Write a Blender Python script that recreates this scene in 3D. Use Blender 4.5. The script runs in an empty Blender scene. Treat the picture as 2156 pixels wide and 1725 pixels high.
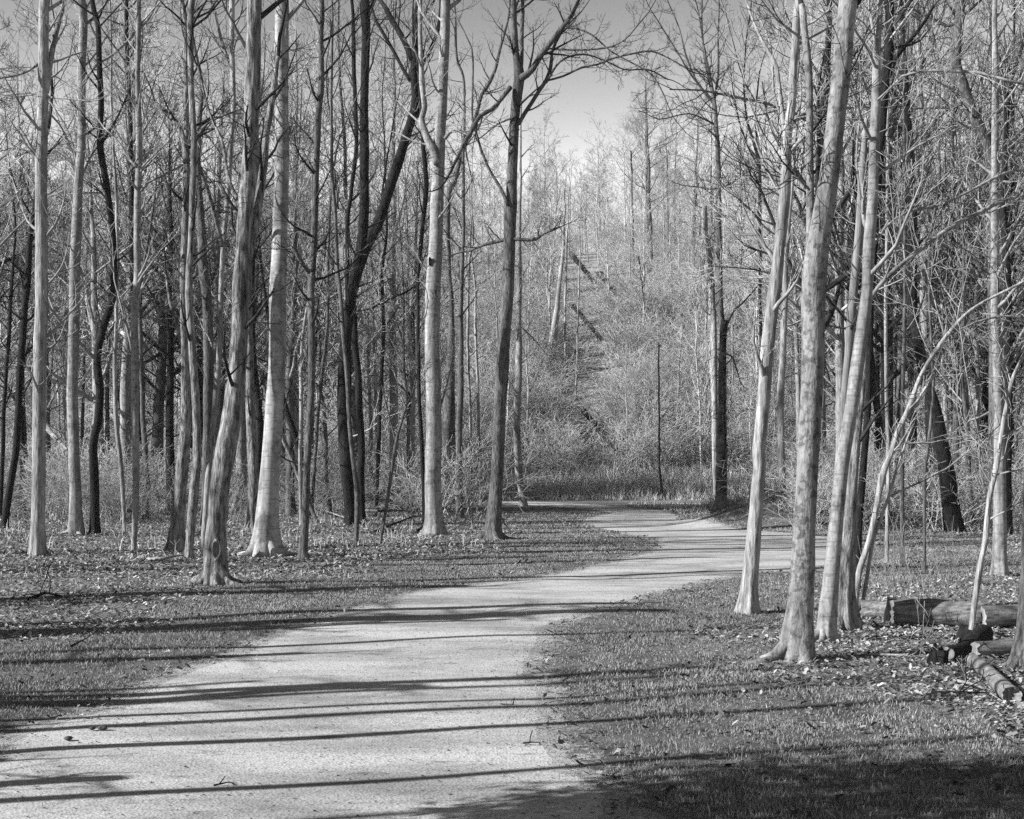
import bpy, math, random
import numpy as np
from mathutils import Vector, geometry

random.seed(11)
rng = np.random.default_rng(11)
R = math.radians
scene = bpy.context.scene
col = scene.collection

# ------------------------------------------------------------------ camera
F, CX, HY, H = 2994.0, 1078.0, 975.0, 1.6      # focal length, centre, horizon (in units of a 2156 wide picture), eye height
cam_d = bpy.data.cameras.new('camera')
cam = bpy.data.objects.new('camera', cam_d)
col.objects.link(cam)
cam.location = (0, 0, H)
cam.rotation_euler = (R(90), 0, 0)
cam_d.sensor_width = 36
cam_d.lens = 50
cam_d.shift_y = (HY - 862.5) / 2156.0
cam_d.clip_start = 0.1
cam_d.clip_end = 6000
scene.camera = cam

# ------------------------------------------------------------------ light
SUN_EL, SUN_AZ = 29.0, 17.0                    # elevation; angle of the shadows forward of due right
sdir = Vector((math.cos(R(SUN_AZ)) * math.cos(R(SUN_EL)), math.sin(R(SUN_AZ)) * math.cos(R(SUN_EL)), -math.sin(R(SUN_EL))))
sl = bpy.data.lights.new('sun', 'SUN')
sl.energy = 5.0
sl.angle = R(0.5)
sl.color = (1, 1, 1)
so = bpy.data.objects.new('sun', sl)
so.rotation_euler = sdir.to_track_quat('-Z', 'Y').to_euler()
col.objects.link(so)

w = bpy.data.worlds.new('World')
scene.world = w
w.use_nodes = True
nt = w.node_tree
bg = nt.nodes['Background']
sky = nt.nodes.new('ShaderNodeTexSky')
sky.sky_type = 'NISHITA'
sky.sun_disc = False
sky.sun_elevation = R(SUN_EL)
sky.sun_rotation = R(270 - SUN_AZ)
sky.dust_density = 0.0
sep = nt.nodes.new('ShaderNodeSeparateColor')
nt.links.new(sky.outputs[0], sep.inputs[0])    # black and white film behind a red filter
cur = nt.nodes.new('ShaderNodeMath'); cur.operation = 'MINIMUM'; cur.inputs[1].default_value = 2.4
pw_ = nt.nodes.new('ShaderNodeMath'); pw_.operation = 'POWER'; pw_.inputs[1].default_value = 2.8
sc_ = nt.nodes.new('ShaderNodeMath'); sc_.operation = 'MULTIPLY'; sc_.inputs[1].default_value = .3
nt.links.new(sep.outputs[0], cur.inputs[0]); nt.links.new(cur.outputs[0], pw_.inputs[0]); nt.links.new(pw_.outputs[0], sc_.inputs[0])
nt.links.new(sc_.outputs[0], bg.inputs[0])
bg.inputs[1].default_value = 0.13

vs = scene.view_settings
vs.view_transform = 'Standard'
vs.look = 'None'
vs.exposure = 1.1
vs.gamma = 1.0
scene.render.film_transparent = False
scene.cycles.max_bounces = 4
scene.cycles.diffuse_bounces = 1
scene.cycles.use_denoising = False

# ------------------------------------------------------------------ helpers
def at(x, y, d):
    return ((x - CX) * d / F, d, H - (y - HY) * d / F)

def gd(y):
    return F * H / (y - HY)

def sm(a, b, v):
    t = np.clip((v - a) / (b - a), 0, 1)
    return t * t * (3 - 2 * t)

def gz(x, y):
    x = np.asarray(x, float); y = np.asarray(y, float)
    far = sm(14, 40, y)
    z = 0.012 * np.sin(x * 1.9 + 0.4 * y) * np.sin(y * 1.3 + 1) + 0.02 * np.sin(x * .6 + 2) * np.sin(y * .5)
    z = z * (1 - sm(24, 40, y))
    z = z + 0.12 * sm(7, 16, np.abs(x)) * np.sin(x * .31 + y * .17)
    z = z + .62 * np.exp(-(((x - 6.9) / 1.9) ** 2 + ((y - 36.5) / 1.6) ** 2)) * (1 + .15 * np.sin(x * 3.1) * np.sin(y * 2.7))
    h = np.maximum(y - 66 + 2.5 * np.sin(x * .05), 0)
    rise = np.where(h < 8, h * h / 16 * .62, (h - 4) * .62)
    z = z + 26 * (1 - np.exp(-np.minimum(rise, 70) / 26)) * (1 + .06 * np.sin(x * .045) + .03 * np.sin(x * .11 + 1))
    return z

def mesh_np(name, V, quads=None, tris=None, mat=None, smooth=True):
    me = bpy.data.meshes.new(name)
    V = np.asarray(V, np.float32).reshape(-1, 3)
    nq = 0 if quads is None else len(quads)
    ntr = 0 if tris is None else len(tris)
    me.vertices.add(len(V)); me.vertices.foreach_set('co', V.ravel())
    li = []
    if nq: li.append(np.asarray(quads, np.int32).ravel())
    if ntr: li.append(np.asarray(tris, np.int32).ravel())
    li = np.concatenate(li)
    me.loops.add(len(li)); me.loops.foreach_set('vertex_index', li)
    me.polygons.add(nq + ntr)
    st = np.concatenate([np.arange(nq) * 4, nq * 4 + np.arange(ntr) * 3]).astype(np.int32)
    me.polygons.foreach_set('loop_start', st)
    me.update(calc_edges=True)
    me.polygons.foreach_set('use_smooth', np.full(nq + ntr, smooth))
    if mat: me.materials.append(mat)
    me.validate()
    return me

def link(name, me, parent=None, loc=None):
    o = bpy.data.objects.new(name, me)
    col.objects.link(o)
    if parent: o.parent = parent
    if loc is not None: o.location = loc
    return o

def tag(o, label=None, cat=None, group=None, kind=None):
    if label: o['label'] = label
    if cat: o['category'] = cat
    if group: o['group'] = group
    if kind: o['kind'] = kind
    return o

def thing(name, label, cat, loc=(0, 0, 0), group=None):
    o = bpy.data.objects.new(name, None)
    o.empty_display_size = .2
    col.objects.link(o); o.location = loc
    return tag(o, label, cat, group)

class Tubes:
    """collects poly-lines with radii; arrays() turns them all into tubes at once"""
    def __init__(s): s.g = {}
    def add(s, pts, rad, sides=3):
        s.g.setdefault((len(pts), sides), []).append((pts, rad))
    def arrays(s):
        Vs, Q, off = [], [], 0
        for (n, k), L in s.g.items():
            P = np.array([a for a, _ in L], float); Rr = np.array([b for _, b in L], float)
            K = len(L)
            t = np.gradient(P, axis=1)
            t /= np.linalg.norm(t, axis=2, keepdims=True) + 1e-9
            m = t.mean(axis=1)
            ref = np.zeros((K, 3)); ref[np.arange(K), np.argmin(np.abs(m), axis=1)] = 1
            u = np.cross(t, ref[:, None, :]); u /= np.linalg.norm(u, axis=2, keepdims=True) + 1e-9
            v = np.cross(t, u)
            a = np.arange(k) * 2 * math.pi / k
            V = P[:, :, None, :] + Rr[:, :, None, None] * (u[:, :, None, :] * np.cos(a)[None, None, :, None] + v[:, :, None, :] * np.sin(a)[None, None, :, None])
            Vs.append(V.reshape(-1, 3))
            i = np.arange(n - 1)[:, None] * k; j = np.arange(k)[None, :]; j2 = (j + 1) % k
            q = np.stack([i + j, i + j2, i + k + j2, i + k + j], -1).reshape(-1, 4)
            Q.append((q[None] + (np.arange(K) * n * k)[:, None, None]).reshape(-1, 4) + off)
            off += K * n * k
        return np.concatenate(Vs), np.concatenate(Q)
    def build(s, name, mat, parent=None, origin=(0, 0, 0)):
        V, Q = s.arrays()
        return link(name, mesh_np(name, V - np.array(origin), Q, mat=mat), parent)

def rnd(a, b): return random.uniform(a, b)

def norm(v):
    l = math.sqrt(v[0] ** 2 + v[1] ** 2 + v[2] ** 2) + 1e-9
    return (v[0] / l, v[1] / l, v[2] / l)

def perp(d):
    a = (rnd(-1, 1), rnd(-1, 1), rnd(-1, 1))
    k = a[0] * d[0] + a[1] * d[1] + a[2] * d[2]
    return norm((a[0] - k * d[0], a[1] - k * d[1], a[2] - k * d[2]))

def grow(T, p, d, L, r, lev, up=.12, kids=(6, 5, 4, 3), wig=.22, rmin=.0035, ang=(.6, 1.05), ratio=(.4, .65), spread=1.0):
    """a branch with its twigs"""
    n = 6 if L > .8 else (5 if L > .35 else 4)
    s = L / (n - 1)
    pts = [p]; rad = [max(r, rmin)]; dirs = [d]
    for i in range(1, n):
        d = norm((d[0] + rnd(-wig, wig), d[1] + rnd(-wig, wig), d[2] + rnd(-wig, wig) + up))
        p = (p[0] + d[0] * s, p[1] + d[1] * s, p[2] + d[2] * s)
        pts.append(p); dirs.append(d)
        rad.append(max(r * (1 - .72 * i / (n - 1)), rmin))
    T.add(pts, rad, 5 if r > .02 else 3)
    if lev > 0:
        k = kids[min(len(kids) - 1, len(kids) - lev)] if lev <= len(kids) else kids[0]
        for j in range(k):
            f = (.25 + .75 * (j + rnd(0, 1)) / k) * (n - 1)
            i = min(int(f), n - 2); a = f - i
            q = tuple(pts[i][c] * (1 - a) + pts[i + 1][c] * a for c in range(3))
            b = dirs[i + 1]; e = perp(b); th = rnd(*ang)
            nd = norm(tuple(b[c] * math.cos(th) + e[c] * math.sin(th) for c in range(3)))
            grow(T, q, nd, L * rnd(*ratio) * (1.15 - .45 * f / (n - 1)), max(rad[i] * rnd(.4, .62), rmin), lev - 1, up, kids, wig, rmin, ang, ratio)
    return pts, rad, dirs

def vnoise(u, v, per, seed):
    """value noise, periodic in u"""
    g = np.random.default_rng(seed).random((per, 512))
    ui = np.floor(u).astype(int); vi = np.floor(v).astype(int)
    fu = u - ui; fv = v - vi
    fu = fu * fu * (3 - 2 * fu); fv = fv * fv * (3 - 2 * fv)
    a = g[ui % per, vi % 512]; b = g[(ui + 1) % per, vi % 512]; c = g[ui % per, (vi + 1) % 512]; d = g[(ui + 1) % per, (vi + 1) % 512]
    return (a * (1 - fu) + b * fu) * (1 - fv) + (c * (1 - fu) + d * fu) * fv - .5

def resample(P, Rr, step):
    P = np.array(P, float); Rr = np.array(Rr, float)
    out, ro = [], []
    n = len(P)
    for i in range(n - 1):
        p0 = P[max(i - 1, 0)]; p1 = P[i]; p2 = P[i + 1]; p3 = P[min(i + 2, n - 1)]
        m = max(1, int(np.linalg.norm(p2 - p1) / step))
        for k in range(m):
            t = k / m
            out.append(.5 * ((2 * p1) + (-p0 + p2) * t + (2 * p0 - 5 * p1 + 4 * p2 - p3) * t * t + (-p0 + 3 * p1 - 3 * p2 + p3) * t ** 3))
            tt = t * t * (3 - 2 * t)
            ro.append(Rr[i] * (1 - tt) + Rr[i + 1] * tt)
    out.append(P[-1]); ro.append(Rr[-1])
    return np.array(out), np.array(ro)

def trunk_arrays(P, Rr, sides=14, step=.14, flare=.0, rough=.05, furrow=.0, seed=0, wig=.0, cap=True):
    P, Rr = resample(P, Rr, step)
    n = len(P)
    s = np.concatenate([[0], np.cumsum(np.linalg.norm(np.diff(P, axis=0), axis=1))])
    if wig:
        ph = rng.random(4) * 6.28
        P = P.copy()
        fade = np.clip(s / 1.0, 0, 1)
        P[:, 0] += fade * wig * (np.sin(s * 1.7 + ph[0]) + .5 * np.sin(s * 4.1 + ph[1]))
        P[:, 1] += fade * wig * (np.sin(s * 1.5 + ph[2]) + .5 * np.sin(s * 3.7 + ph[3]))
    t = np.gradient(P, axis=0); t /= np.linalg.norm(t, axis=1, keepdims=True) + 1e-9
    m = t.mean(axis=0); ref = np.zeros(3); ref[np.argmin(np.abs(m))] = 1
    u = np.cross(t, ref); u /= np.linalg.norm(u, axis=1, keepdims=True); v = np.cross(t, u)
    th = np.arange(sides) * 2 * math.pi / sides
    TH, S = np.meshgrid(th, s)
    mul = 1 + rough * 2 * vnoise(TH / 6.2832 * 3, S * 1.6, 3, seed + 1) + rough * 1.2 * vnoise(TH / 6.2832 * 7, S * 5, 7, seed + 2)
    if furrow:
        per = max(6, sides // 2)
        mul += furrow * 2 * vnoise(TH / 6.2832 * per + .25 * vnoise(TH, S * 6, 8, seed + 5), S * 5, per, seed + 3)
    if flare:
        k = random.choice([4, 5, 6]); ph = rnd(0, 6.28)
        lob = .55 + .6 * np.maximum(np.sin(k * TH + ph + .6 * np.sin(TH * 2 + seed)), -.4)
        mul += flare * np.exp(-S / (.09 + .9 * Rr[0])) * lob * 1.15 + flare * .25 * np.exp(-S / .5)
    r = Rr[:, None] * mul
    V = P[:, None, :] + r[:, :, None] * (u[:, None, :] * np.cos(th)[None, :, None] + v[:, None, :] * np.sin(th)[None, :, None])
    i = np.arange(n - 1)[:, None] * sides; j = np.arange(sides)[None, :]; j2 = (j + 1) % sides
    Q = np.stack([i + j, i + j2, i + sides + j2, i + sides + j], -1).reshape(-1, 4)
    V = V.reshape(-1, 3); Tr = None
    if cap:
        c0, c1 = len(V), len(V) + 1
        V = np.concatenate([V, P[:1], P[-1:]])
        jj = np.arange(sides); b = (n - 1) * sides
        Tr = np.concatenate([np.stack([np.full(sides, c0), (jj + 1) % sides, jj], -1), np.stack([np.full(sides, c1), b + jj, b + (jj + 1) % sides], -1)])
    return V, Q, Tr

# ------------------------------------------------------------------ materials (a black and white world)
def mat_new(name, rough=.9):
    m = bpy.data.materials.new(name); m.use_nodes = True
    b = m.node_tree.nodes['Principled BSDF']
    b.inputs['Roughness'].default_value = rough
    b.inputs['Specular IOR Level'].default_value = .15
    return m, m.node_tree, b

def N(t, typ, **kw):
    n = t.nodes.new(typ)
    for k, v in kw.items():
        if k in n.inputs.keys() if hasattr(n.inputs, 'keys') else False: n.inputs[k].default_value = v
        else: setattr(n, k, v)
    return n

def noise(t, co, scale, detail=4, rough=.55, stretch=None):
    if stretch:
        mp = t.nodes.new('ShaderNodeMapping'); mp.inputs['Scale'].default_value = stretch
        t.links.new(co, mp.inputs[0]); co = mp.outputs[0]
    n = t.nodes.new('ShaderNodeTexNoise')
    n.inputs['Scale'].default_value = scale; n.inputs['Detail'].default_value = detail; n.inputs['Roughness'].default_value = rough
    t.links.new(co, n.inputs['Vector'])
    return n.outputs['Fac']

def ramp(t, fac, stops):
    r = t.nodes.new('ShaderNodeValToRGB')
    e = r.color_ramp.elements
    while len(e) < len(stops): e.new(.5)
    for el, (p, c) in zip(e, stops):
        el.position = p; el.color = (c, c, c, 1)
    t.links.new(fac, r.inputs[0])
    return r.outputs[0]

def mul(t, a, b, f=1.0, typ='MULTIPLY'):
    m = t.nodes.new('ShaderNodeMix'); m.data_type = 'RGBA'; m.blend_type = typ
    if isinstance(f, float): m.inputs[0].default_value = f
    else: t.links.new(f, m.inputs[0])
    for s, v in ((6, a), (7, b)):
        if isinstance(v, float): m.inputs[s].default_value = (v, v, v, 1)
        else: t.links.new(v, m.inputs[s])
    return m.outputs[2]

def bump(t, b, h, strength, dist, prev=None):
    n = t.nodes.new('ShaderNodeBump'); n.inputs['Strength'].default_value = strength; n.inputs['Distance'].default_value = dist
    t.links.new(h, n.inputs['Height'])
    if prev: t.links.new(prev, n.inputs['Normal'])
    t.links.new(n.outputs[0], b.inputs['Normal'])
    return n.outputs[0]

def bark(name, lo, hi, furrow=.5, patch=(.7, 1.15), dist=.02, fs=28, stretch=(1, 1, .16), speck=None, bands=False):
    m, t, b = mat_new(name)
    co = t.nodes.new('ShaderNodeTexCoord').outputs['Object']
    f = noise(t, co, fs, 5, .6, stretch)
    c = ramp(t, f, [(.32, lo), (.62, hi)])
    sk = noise(t, co, 7, 5, .65, (1, 1, .07))
    c = mul(t, c, ramp(t, sk, [(.36, .55), (.56, 1.0)]))
    p = noise(t, co, 2.2, 4, .6, (1, 1, .5))
    c = mul(t, c, ramp(t, p, [(.35, patch[0]), (.65, min(1, patch[1]))]))
    if speck:
        s = noise(t, co, speck[0], 4, .7)
        c = mul(t, c, ramp(t, s, [(speck[1], speck[2]), (speck[1] + .1, 1.0)]))
    if bands:
        s = noise(t, co, 9, 3, .6, (.35, .35, 3.2))
        c = mul(t, c, ramp(t, s, [(.38, .72), (.46, 1.0)]))
        s = noise(t, co, 60, 2, .5, (.5, .5, 2.0))
        c = mul(t, c, ramp(t, s, [(.3, .8), (.42, 1.0)]))
    t.links.new(c, b.inputs['Base Color'])
    pr = bump(t, b, f, furrow, dist)
    f2 = noise(t, co, 110, 3, .6, (1, 1, .5))
    bump(t, b, f2, furrow * .5, dist * .25, pr)
    return m

M = {}
M['beech'] = bark('beech_bark', .34, .44, .3, (.75, 1.0), .006, 14, (1, 1, .6), (2.3, .40, .55), True)
M['pale'] = bark('pale_bark', .17, .46, 1.0, (.6, 1.0), .025, 30, (1, 1, .16))
M['scaly'] = bark('scaly_bark', .035, .40, 1.0, (.5, 1.0), .05, 22, (1, 1, .22))
M['grey'] = bark('grey_bark', .035, .19, 1.0, (.6, 1.0), .025, 34, (1, 1, .2))
M['dark'] = bark('dark_bark', .008, .032, 1.0, (.6, 1.0), .035, 30, (1, 1, .25))
M['lichen'] = bark('lichen_bark', .2, .36, .8, (.6, 1.0), .02, 34, (1, 1, .3), (13, .40, .45))
M['smooth'] = bark('smooth_bark', .2, .38, .6, (.65, 1.0), .012, 26, (1, 1, .35), (6, .36, .6), True)
M['twig'] = bark('twig_bark', .015, .045, .1, (.8, 1.0), .002, 20)
M['twigpale'] = bark('pale_twig_bark', .42, .6, .1, (.8, 1.0), .002, 20)
M['twigmid'] = bark('grey_twig_bark', .2, .36, .1, (.8, 1.0), .002, 20)
M['wood'] = bark('bare_wood', .16, .34, .6, (.6, 1.0), .01, 40, (1, 1, .1))
M['log'] = bark('log_wood', .05, .30, 1.0, (.4, 1.0), .04, 22, (.12, 1, 1))
TW = {'beech': 'twigmid', 'pale': 'twigmid', 'scaly': 'twig', 'grey': 'twig', 'dark': 'twig', 'lichen': 'twig', 'smooth': 'twigmid'}

def simple(name, stops, scale, rough=.9, coord='Object', trans=0):
    m, t, b = mat_new(name, rough)
    co = t.nodes.new('ShaderNodeTexCoord').outputs[coord]
    c = ramp(t, noise(t, co, scale, 4, .65), stops)
    t.links.new(c, b.inputs['Base Color'])
    return m

def rand_mat(name, stops, rough=.8):
    """one tone per blade or leaf, from a face attribute"""
    m, t, b = mat_new(name, rough)
    a = t.nodes.new('ShaderNodeAttribute'); a.attribute_name = 'tone'
    t.links.new(ramp(t, a.outputs['Fac'], stops), b.inputs['Base Color'])
    return m

M['grassblade'] = rand_mat('grass_blades', [(0, .11), (.6, .24), (.85, .34), (1, .46)])
M['leaf'] = rand_mat('dead_leaves', [(0, .03), (.4, .17), (.8, .36), (1, .48)])
M['reed'] = rand_mat('dry_reeds', [(0, .25), (.5, .45), (1, .62)])

def gravel_colour(t, co):
    v = t.nodes.new('ShaderNodeTexVoronoi'); v.inputs['Scale'].default_value = 60
    t.links.new(co, v.inputs['Vector'])
    bw = t.nodes.new('ShaderNodeRGBToBW'); t.links.new(v.outputs['Color'], bw.inputs[0])
    c = ramp(t, bw.outputs[0], [(.05, .26), (.3, .38), (.9, .47)])
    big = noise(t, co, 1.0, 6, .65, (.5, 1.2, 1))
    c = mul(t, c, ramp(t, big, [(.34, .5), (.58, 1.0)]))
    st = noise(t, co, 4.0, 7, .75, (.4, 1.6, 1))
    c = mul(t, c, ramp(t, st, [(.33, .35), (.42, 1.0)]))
    mid = noise(t, co, 22, 5, .75)
    c = mul(t, c, ramp(t, mid, [(.32, .4), (.42, 1.0)]))
    return c, v.outputs['Distance'], mid

def make_gravel():
    m, t, b = mat_new('path_gravel', .95)
    co = t.nodes.new('ShaderNodeTexCoord').outputs['Object']
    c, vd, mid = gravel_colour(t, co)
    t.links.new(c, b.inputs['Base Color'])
    p = bump(t, b, mid, .35, .02)
    bump(t, b, vd, .5, .006, p)
    return m

def make_ground():
    m, t, b = mat_new('woodland_floor', .95)
    co = t.nodes.new('ShaderNodeTexCoord').outputs['Object']
    a = t.nodes.new('ShaderNodeAttribute'); a.attribute_name = 'verge'
    n1 = noise(t, co, 26, 6, .75)
    lit = ramp(t, n1, [(.36, .05), (.5, .22), (.66, .48)])
    n3 = noise(t, co, 1.6, 4, .6)
    lit = mul(t, lit, ramp(t, n3, [(.3, .6), (.6, 1.0)]))
    n2 = noise(t, co, 60, 5, .7)
    soil = ramp(t, n2, [(.3, .08), (.6, .2), (.75, .34)])
    soil = mul(t, soil, ramp(t, n3, [(.35, .55), (.6, 1.0)]))
    c = mul(t, lit, soil, a.outputs['Fac'], 'MIX')
    e = t.nodes.new('ShaderNodeAttribute'); e.attribute_name = 'fringe'
    n4 = noise(t, co, 7, 8, .8)
    ad = t.nodes.new('ShaderNodeMath'); ad.operation = 'ADD'; t.links.new(e.outputs['Fac'], ad.inputs[0]); t.links.new(n4, ad.inputs[1])
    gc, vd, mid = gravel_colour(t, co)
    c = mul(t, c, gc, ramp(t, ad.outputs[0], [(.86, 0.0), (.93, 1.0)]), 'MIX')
    h = t.nodes.new('ShaderNodeAttribute'); h.attribute_name = 'hill'
    hc = ramp(t, noise(t, co, 2.5, 7, .75), [(.3, .14), (.5, .32), (.7, .48)])
    c = mul(t, c, hc, h.outputs['Fac'], 'MIX')
    t.links.new(c, b.inputs['Base Color'])
    p = bump(t, b, n1, .8, .05)
    bump(t, b, n2, .6, .02, p)
    return m

M['gravel'] = make_gravel()
M['ground'] = make_ground()

# ------------------------------------------------------------------ path outline on the ground
edge_px = [(1300, 1760), (1266, 1675), (1183, 1607), (1158, 1553), (1147, 1499), (1116, 1427), (1122, 1391), (1133, 1355), (1151, 1323), (1223, 1294), (1320, 1265),
           (1446, 1232), (1542, 1213), (1657, 1207), (1735, 1200), (1800, 1180), (1800, 1148), (1735, 1130), (1660, 1124), (1575, 1118), (1475, 1108), (1420, 1100), (1425, 1088),
           (1400, 1076), (1295, 1066), (1200, 1059.5), (1135, 1056.5), (1040, 1055), (1040, 1060), (1155, 1065), (1240, 1071), (1291, 1080), (1245, 1089), (1225, 1100), (1275, 1116), (1383, 1134),
           (1391, 1158), (1335, 1174), (1215, 1200), (1104, 1222), (942, 1238), (834, 1265), (740, 1294), (612, 1330), (504, 1373), (396, 1416), (295, 1447), (230, 1485),
           (130, 1520), (60, 1550), (-60, 1610), (-420, 1800)]
def gp(x, y):
    d = gd(y); return ((x - CX) * d / F, d)
poly = [gp(x, y) for x, y in edge_px]
poly = poly + [(-2.2, 1.5), (-2.9, -14), (.2, -14), (.5, 2.0)]
pts2 = []
for i in range(len(poly)):
    a = np.array(poly[i]); b = np.array(poly[(i + 1) % len(poly)])
    L = np.linalg.norm(b - a); m = max(1, int(L / .14)) if max(a[1], b[1]) < 30 else max(1, int(L / .5))
    nrm = np.array([-(b - a)[1], (b - a)[0]]) / (L + 1e-9)
    for k in range(m):
        q = a + (b - a) * k / m
        amp = .02 if q[1] < 30 else .06
        pts2.append(q + nrm * (rng.normal(0, amp) * .6 + .04 * math.sin(q[0] * 3 + q[1] * 2.3)))
poly = np.array(pts2)

def inside(x, y):
    c = np.zeros(x.shape, bool)
    n = len(poly)
    for i in range(n):
        x1, y1 = poly[i]; x2, y2 = poly[(i + 1) % n]
        if y1 == y2: continue
        k = ((y1 > y) != (y2 > y)) & (x < (x2 - x1) * (y - y1) / (y2 - y1) + x1)
        c ^= k
    return c

cp = poly[::3]
def pdist(x, y):
    d = np.full(x.shape, 1e9)
    n = len(cp)
    for i in range(n):
        a = cp[i]; b = cp[(i + 1) % n]; e = b - a
        t = np.clip(((x - a[0]) * e[0] + (y - a[1]) * e[1]) / (e @ e + 1e-9), 0, 1)
        d = np.minimum(d, (x - a[0] - t * e[0]) ** 2 + (y - a[1] - t * e[1]) ** 2)
    return np.sqrt(d)

def verge(x, y):
    """1 on the mown grass strips beside the path, 0 in the leaf litter"""
    d = pdist(x, y)
    wv = 2.1 + .5 * np.sin(x * 1.3 + y * .7) + .4 * np.sin(y * 1.9 - x)
    wv = wv + np.where(y > 20, 1.0, 0) + np.where((x > .5) & (y < 10), .5, 0)
    return 1 - sm(wv - .5, wv + .5, d)

# terrain, one sheet to the horizon
def axis(segs):
    out = []
    for a, b, s in segs: out += list(np.arange(a, b, s))
    return np.array(out)
xs = axis([(-2500, -300, 220), (-300, -60, 8), (-60, -16, 1.2), (-16, 16, .3), (16, 60, 1.2), (60, 300, 8), (300, 2501, 220)])
ys = axis([(-600, -20, 58), (-20, 2, 1.5), (2, 45, .3), (45, 72, .7), (72, 200, 2.5), (200, 400, 20), (400, 3001, 260)])
X, Y = np.meshgrid(xs, ys)
Z = gz(X, Y)
V = np.stack([X, Y, Z], -1).reshape(-1, 3)
nx = len(xs)
i = np.arange(len(ys) - 1)[:, None] * nx; j = np.arange(nx - 1)[None, :]
Q = np.stack([i + j, i + j + 1, i + nx + j + 1, i + nx + j], -1).reshape(-1, 4)
me = mesh_np('ground', V, Q, mat=M['ground'])
at_ = me.attributes.new('verge', 'FLOAT', 'POINT')
vg = np.zeros(len(V)); near = (np.abs(V[:, 0]) < 20) & (V[:, 1] > -16) & (V[:, 1] < 70)
vg[near] = verge(V[near, 0], V[near, 1])
at_.data.foreach_set('value', vg.astype(np.float32))
fr = np.zeros(len(V)); fr[near] = np.where(inside(V[near, 0], V[near, 1]), 1, 1 - np.clip(pdist(V[near, 0], V[near, 1]) / .55, 0, 1))
fr *= .55
me.attributes.new('hill', 'FLOAT', 'POINT').data.foreach_set('value', sm(64, 74, V[:, 1]).astype(np.float32))
me.attributes.new('fringe', 'FLOAT', 'POINT').data.foreach_set('value', fr.astype(np.float32))
tag(link('ground', me), kind='structure')

# path sheet
gx, gy = np.meshgrid(np.arange(-4, 12, .35), np.arange(-14, 60, .35))
gx = gx.ravel() + .03; gy = gy.ravel() + .02
ins = inside(gx, gy)
gx, gy = gx[ins], gy[ins]
k = pdist(gx, gy) > .07
gx, gy = gx[k], gy[k]
vv = [Vector((float(a), float(b))) for a, b in poly] + [Vector((float(a), float(b))) for a, b in zip(gx, gy)]
n = len(poly)
res = geometry.delaunay_2d_cdt(vv, [(a, (a + 1) % n) for a in range(n)], [], 0, 1e-4)
pv = np.array([(v.x, v.y) for v in res[0]]); tris = np.array([f for f in res[2] if len(f) == 3])
cen = pv[tris].mean(axis=1)
tris = tris[inside(cen[:, 0], cen[:, 1])]
a, b, c = pv[tris[:, 0]], pv[tris[:, 1]], pv[tris[:, 2]]
cr = (b[:, 0] - a[:, 0]) * (c[:, 1] - a[:, 1]) - (b[:, 1] - a[:, 1]) * (c[:, 0] - a[:, 0])
tris[cr < 0] = tris[cr < 0][:, ::-1]
zl = np.where(np.arange(len(pv)) < n, -.001, .006)
me = mesh_np('path', np.column_stack([pv, gz(pv[:, 0], pv[:, 1]) + zl]), tris=tris, mat=M['gravel'])
tag(link('path', me), kind='structure')

# ------------------------------------------------------------------ grass, leaves, reeds (stuff)
def set_tone(me, tone):
    a_ = me.attributes.new('tone', 'FLOAT', 'FACE')
    a_.data.foreach_set('value', tone.astype(np.float32))

def blades(name, x, y, h, wd, tone, mat, bend=.5):
    n = len(x); z = gz(x, y)
    th = rng.random(n) * 6.2832; la = rng.random(n) * 6.2832
    dx, dy = np.cos(th) * wd / 2, np.sin(th) * wd / 2
    b = bend * h * rng.random(n)
    V = np.zeros((n, 5, 3))
    for k, (f, g, s) in enumerate(((0, 0, -1), (0, 0, 1), (.55, .35, .8), (.55, .35, -.8), (1, 1, 0))):
        V[:, k, 0] = x + dx * s + b * g * np.cos(la)
        V[:, k, 1] = y + dy * s + b * g * np.sin(la)
        V[:, k, 2] = z - .005 + h * f * (1 - .15 * g * (b / h))
    o = np.arange(n)[:, None] * 5
    Q = o + np.array([0, 1, 2, 3]); T = o + np.array([3, 2, 4])
    me = mesh_np(name, V.reshape(-1, 3), Q, T, mat, smooth=False)
    set_tone(me, np.concatenate([tone, tone]))
    return link(name, me)

def scatter(n, d0, d1, pw, side=.44):
    d = (d0 ** pw + rng.random(n) * (d1 ** pw - d0 ** pw)) ** (1 / pw)
    x = (rng.random(n) * 2 - 1) * (side * d + .8)
    return x, d

x, y = scatter(1500000, 5.5, 34, .6)
v = verge(x, y); dd = pdist(x, y); inn = inside(x, y)
clump = .5 + .5 * np.sin(x * 5.3 + 1.7 * np.sin(y * 4.1)) * np.sin(y * 6.1 + 1.3 * np.sin(x * 3.7))
ok = (v > rng.random(len(x)) * .9) & (~inn | (rng.random(len(x)) < .5 * np.exp(-dd / .13))) & (rng.random(len(x)) < (.2 + .8 * clump) * (.45 + .55 * sm(-.5, .4, np.sin(x * 1.1 + 2 * np.sin(y * .8)) * np.sin(y * 1.4 + x * .6)))) & (inn | (dd > .3) | (rng.random(len(x)) < .35 + 2 * dd))
x, y, clump, dd = x[ok], y[ok], clump[ok], dd[ok]
big = rng.random(len(x)) < .003
h = (.012 + .022 * rng.random(len(x)) * (.5 + clump)) * np.clip(.5 + dd, .5, 1.15) + big * .05
o = blades('grass', x, y, h, .0015 + .00035 * y + .001 * rng.random(len(x)), np.clip(rng.normal(.45, .16, len(x)) + .16 * np.sin(x * 1.7 + np.sin(y * 2.2)) * np.sin(y * 1.3), 0, 1), M['grassblade'], .9)
tag(o, 'short mown grass along both edges of the gravel path', 'grass', kind='stuff')

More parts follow.
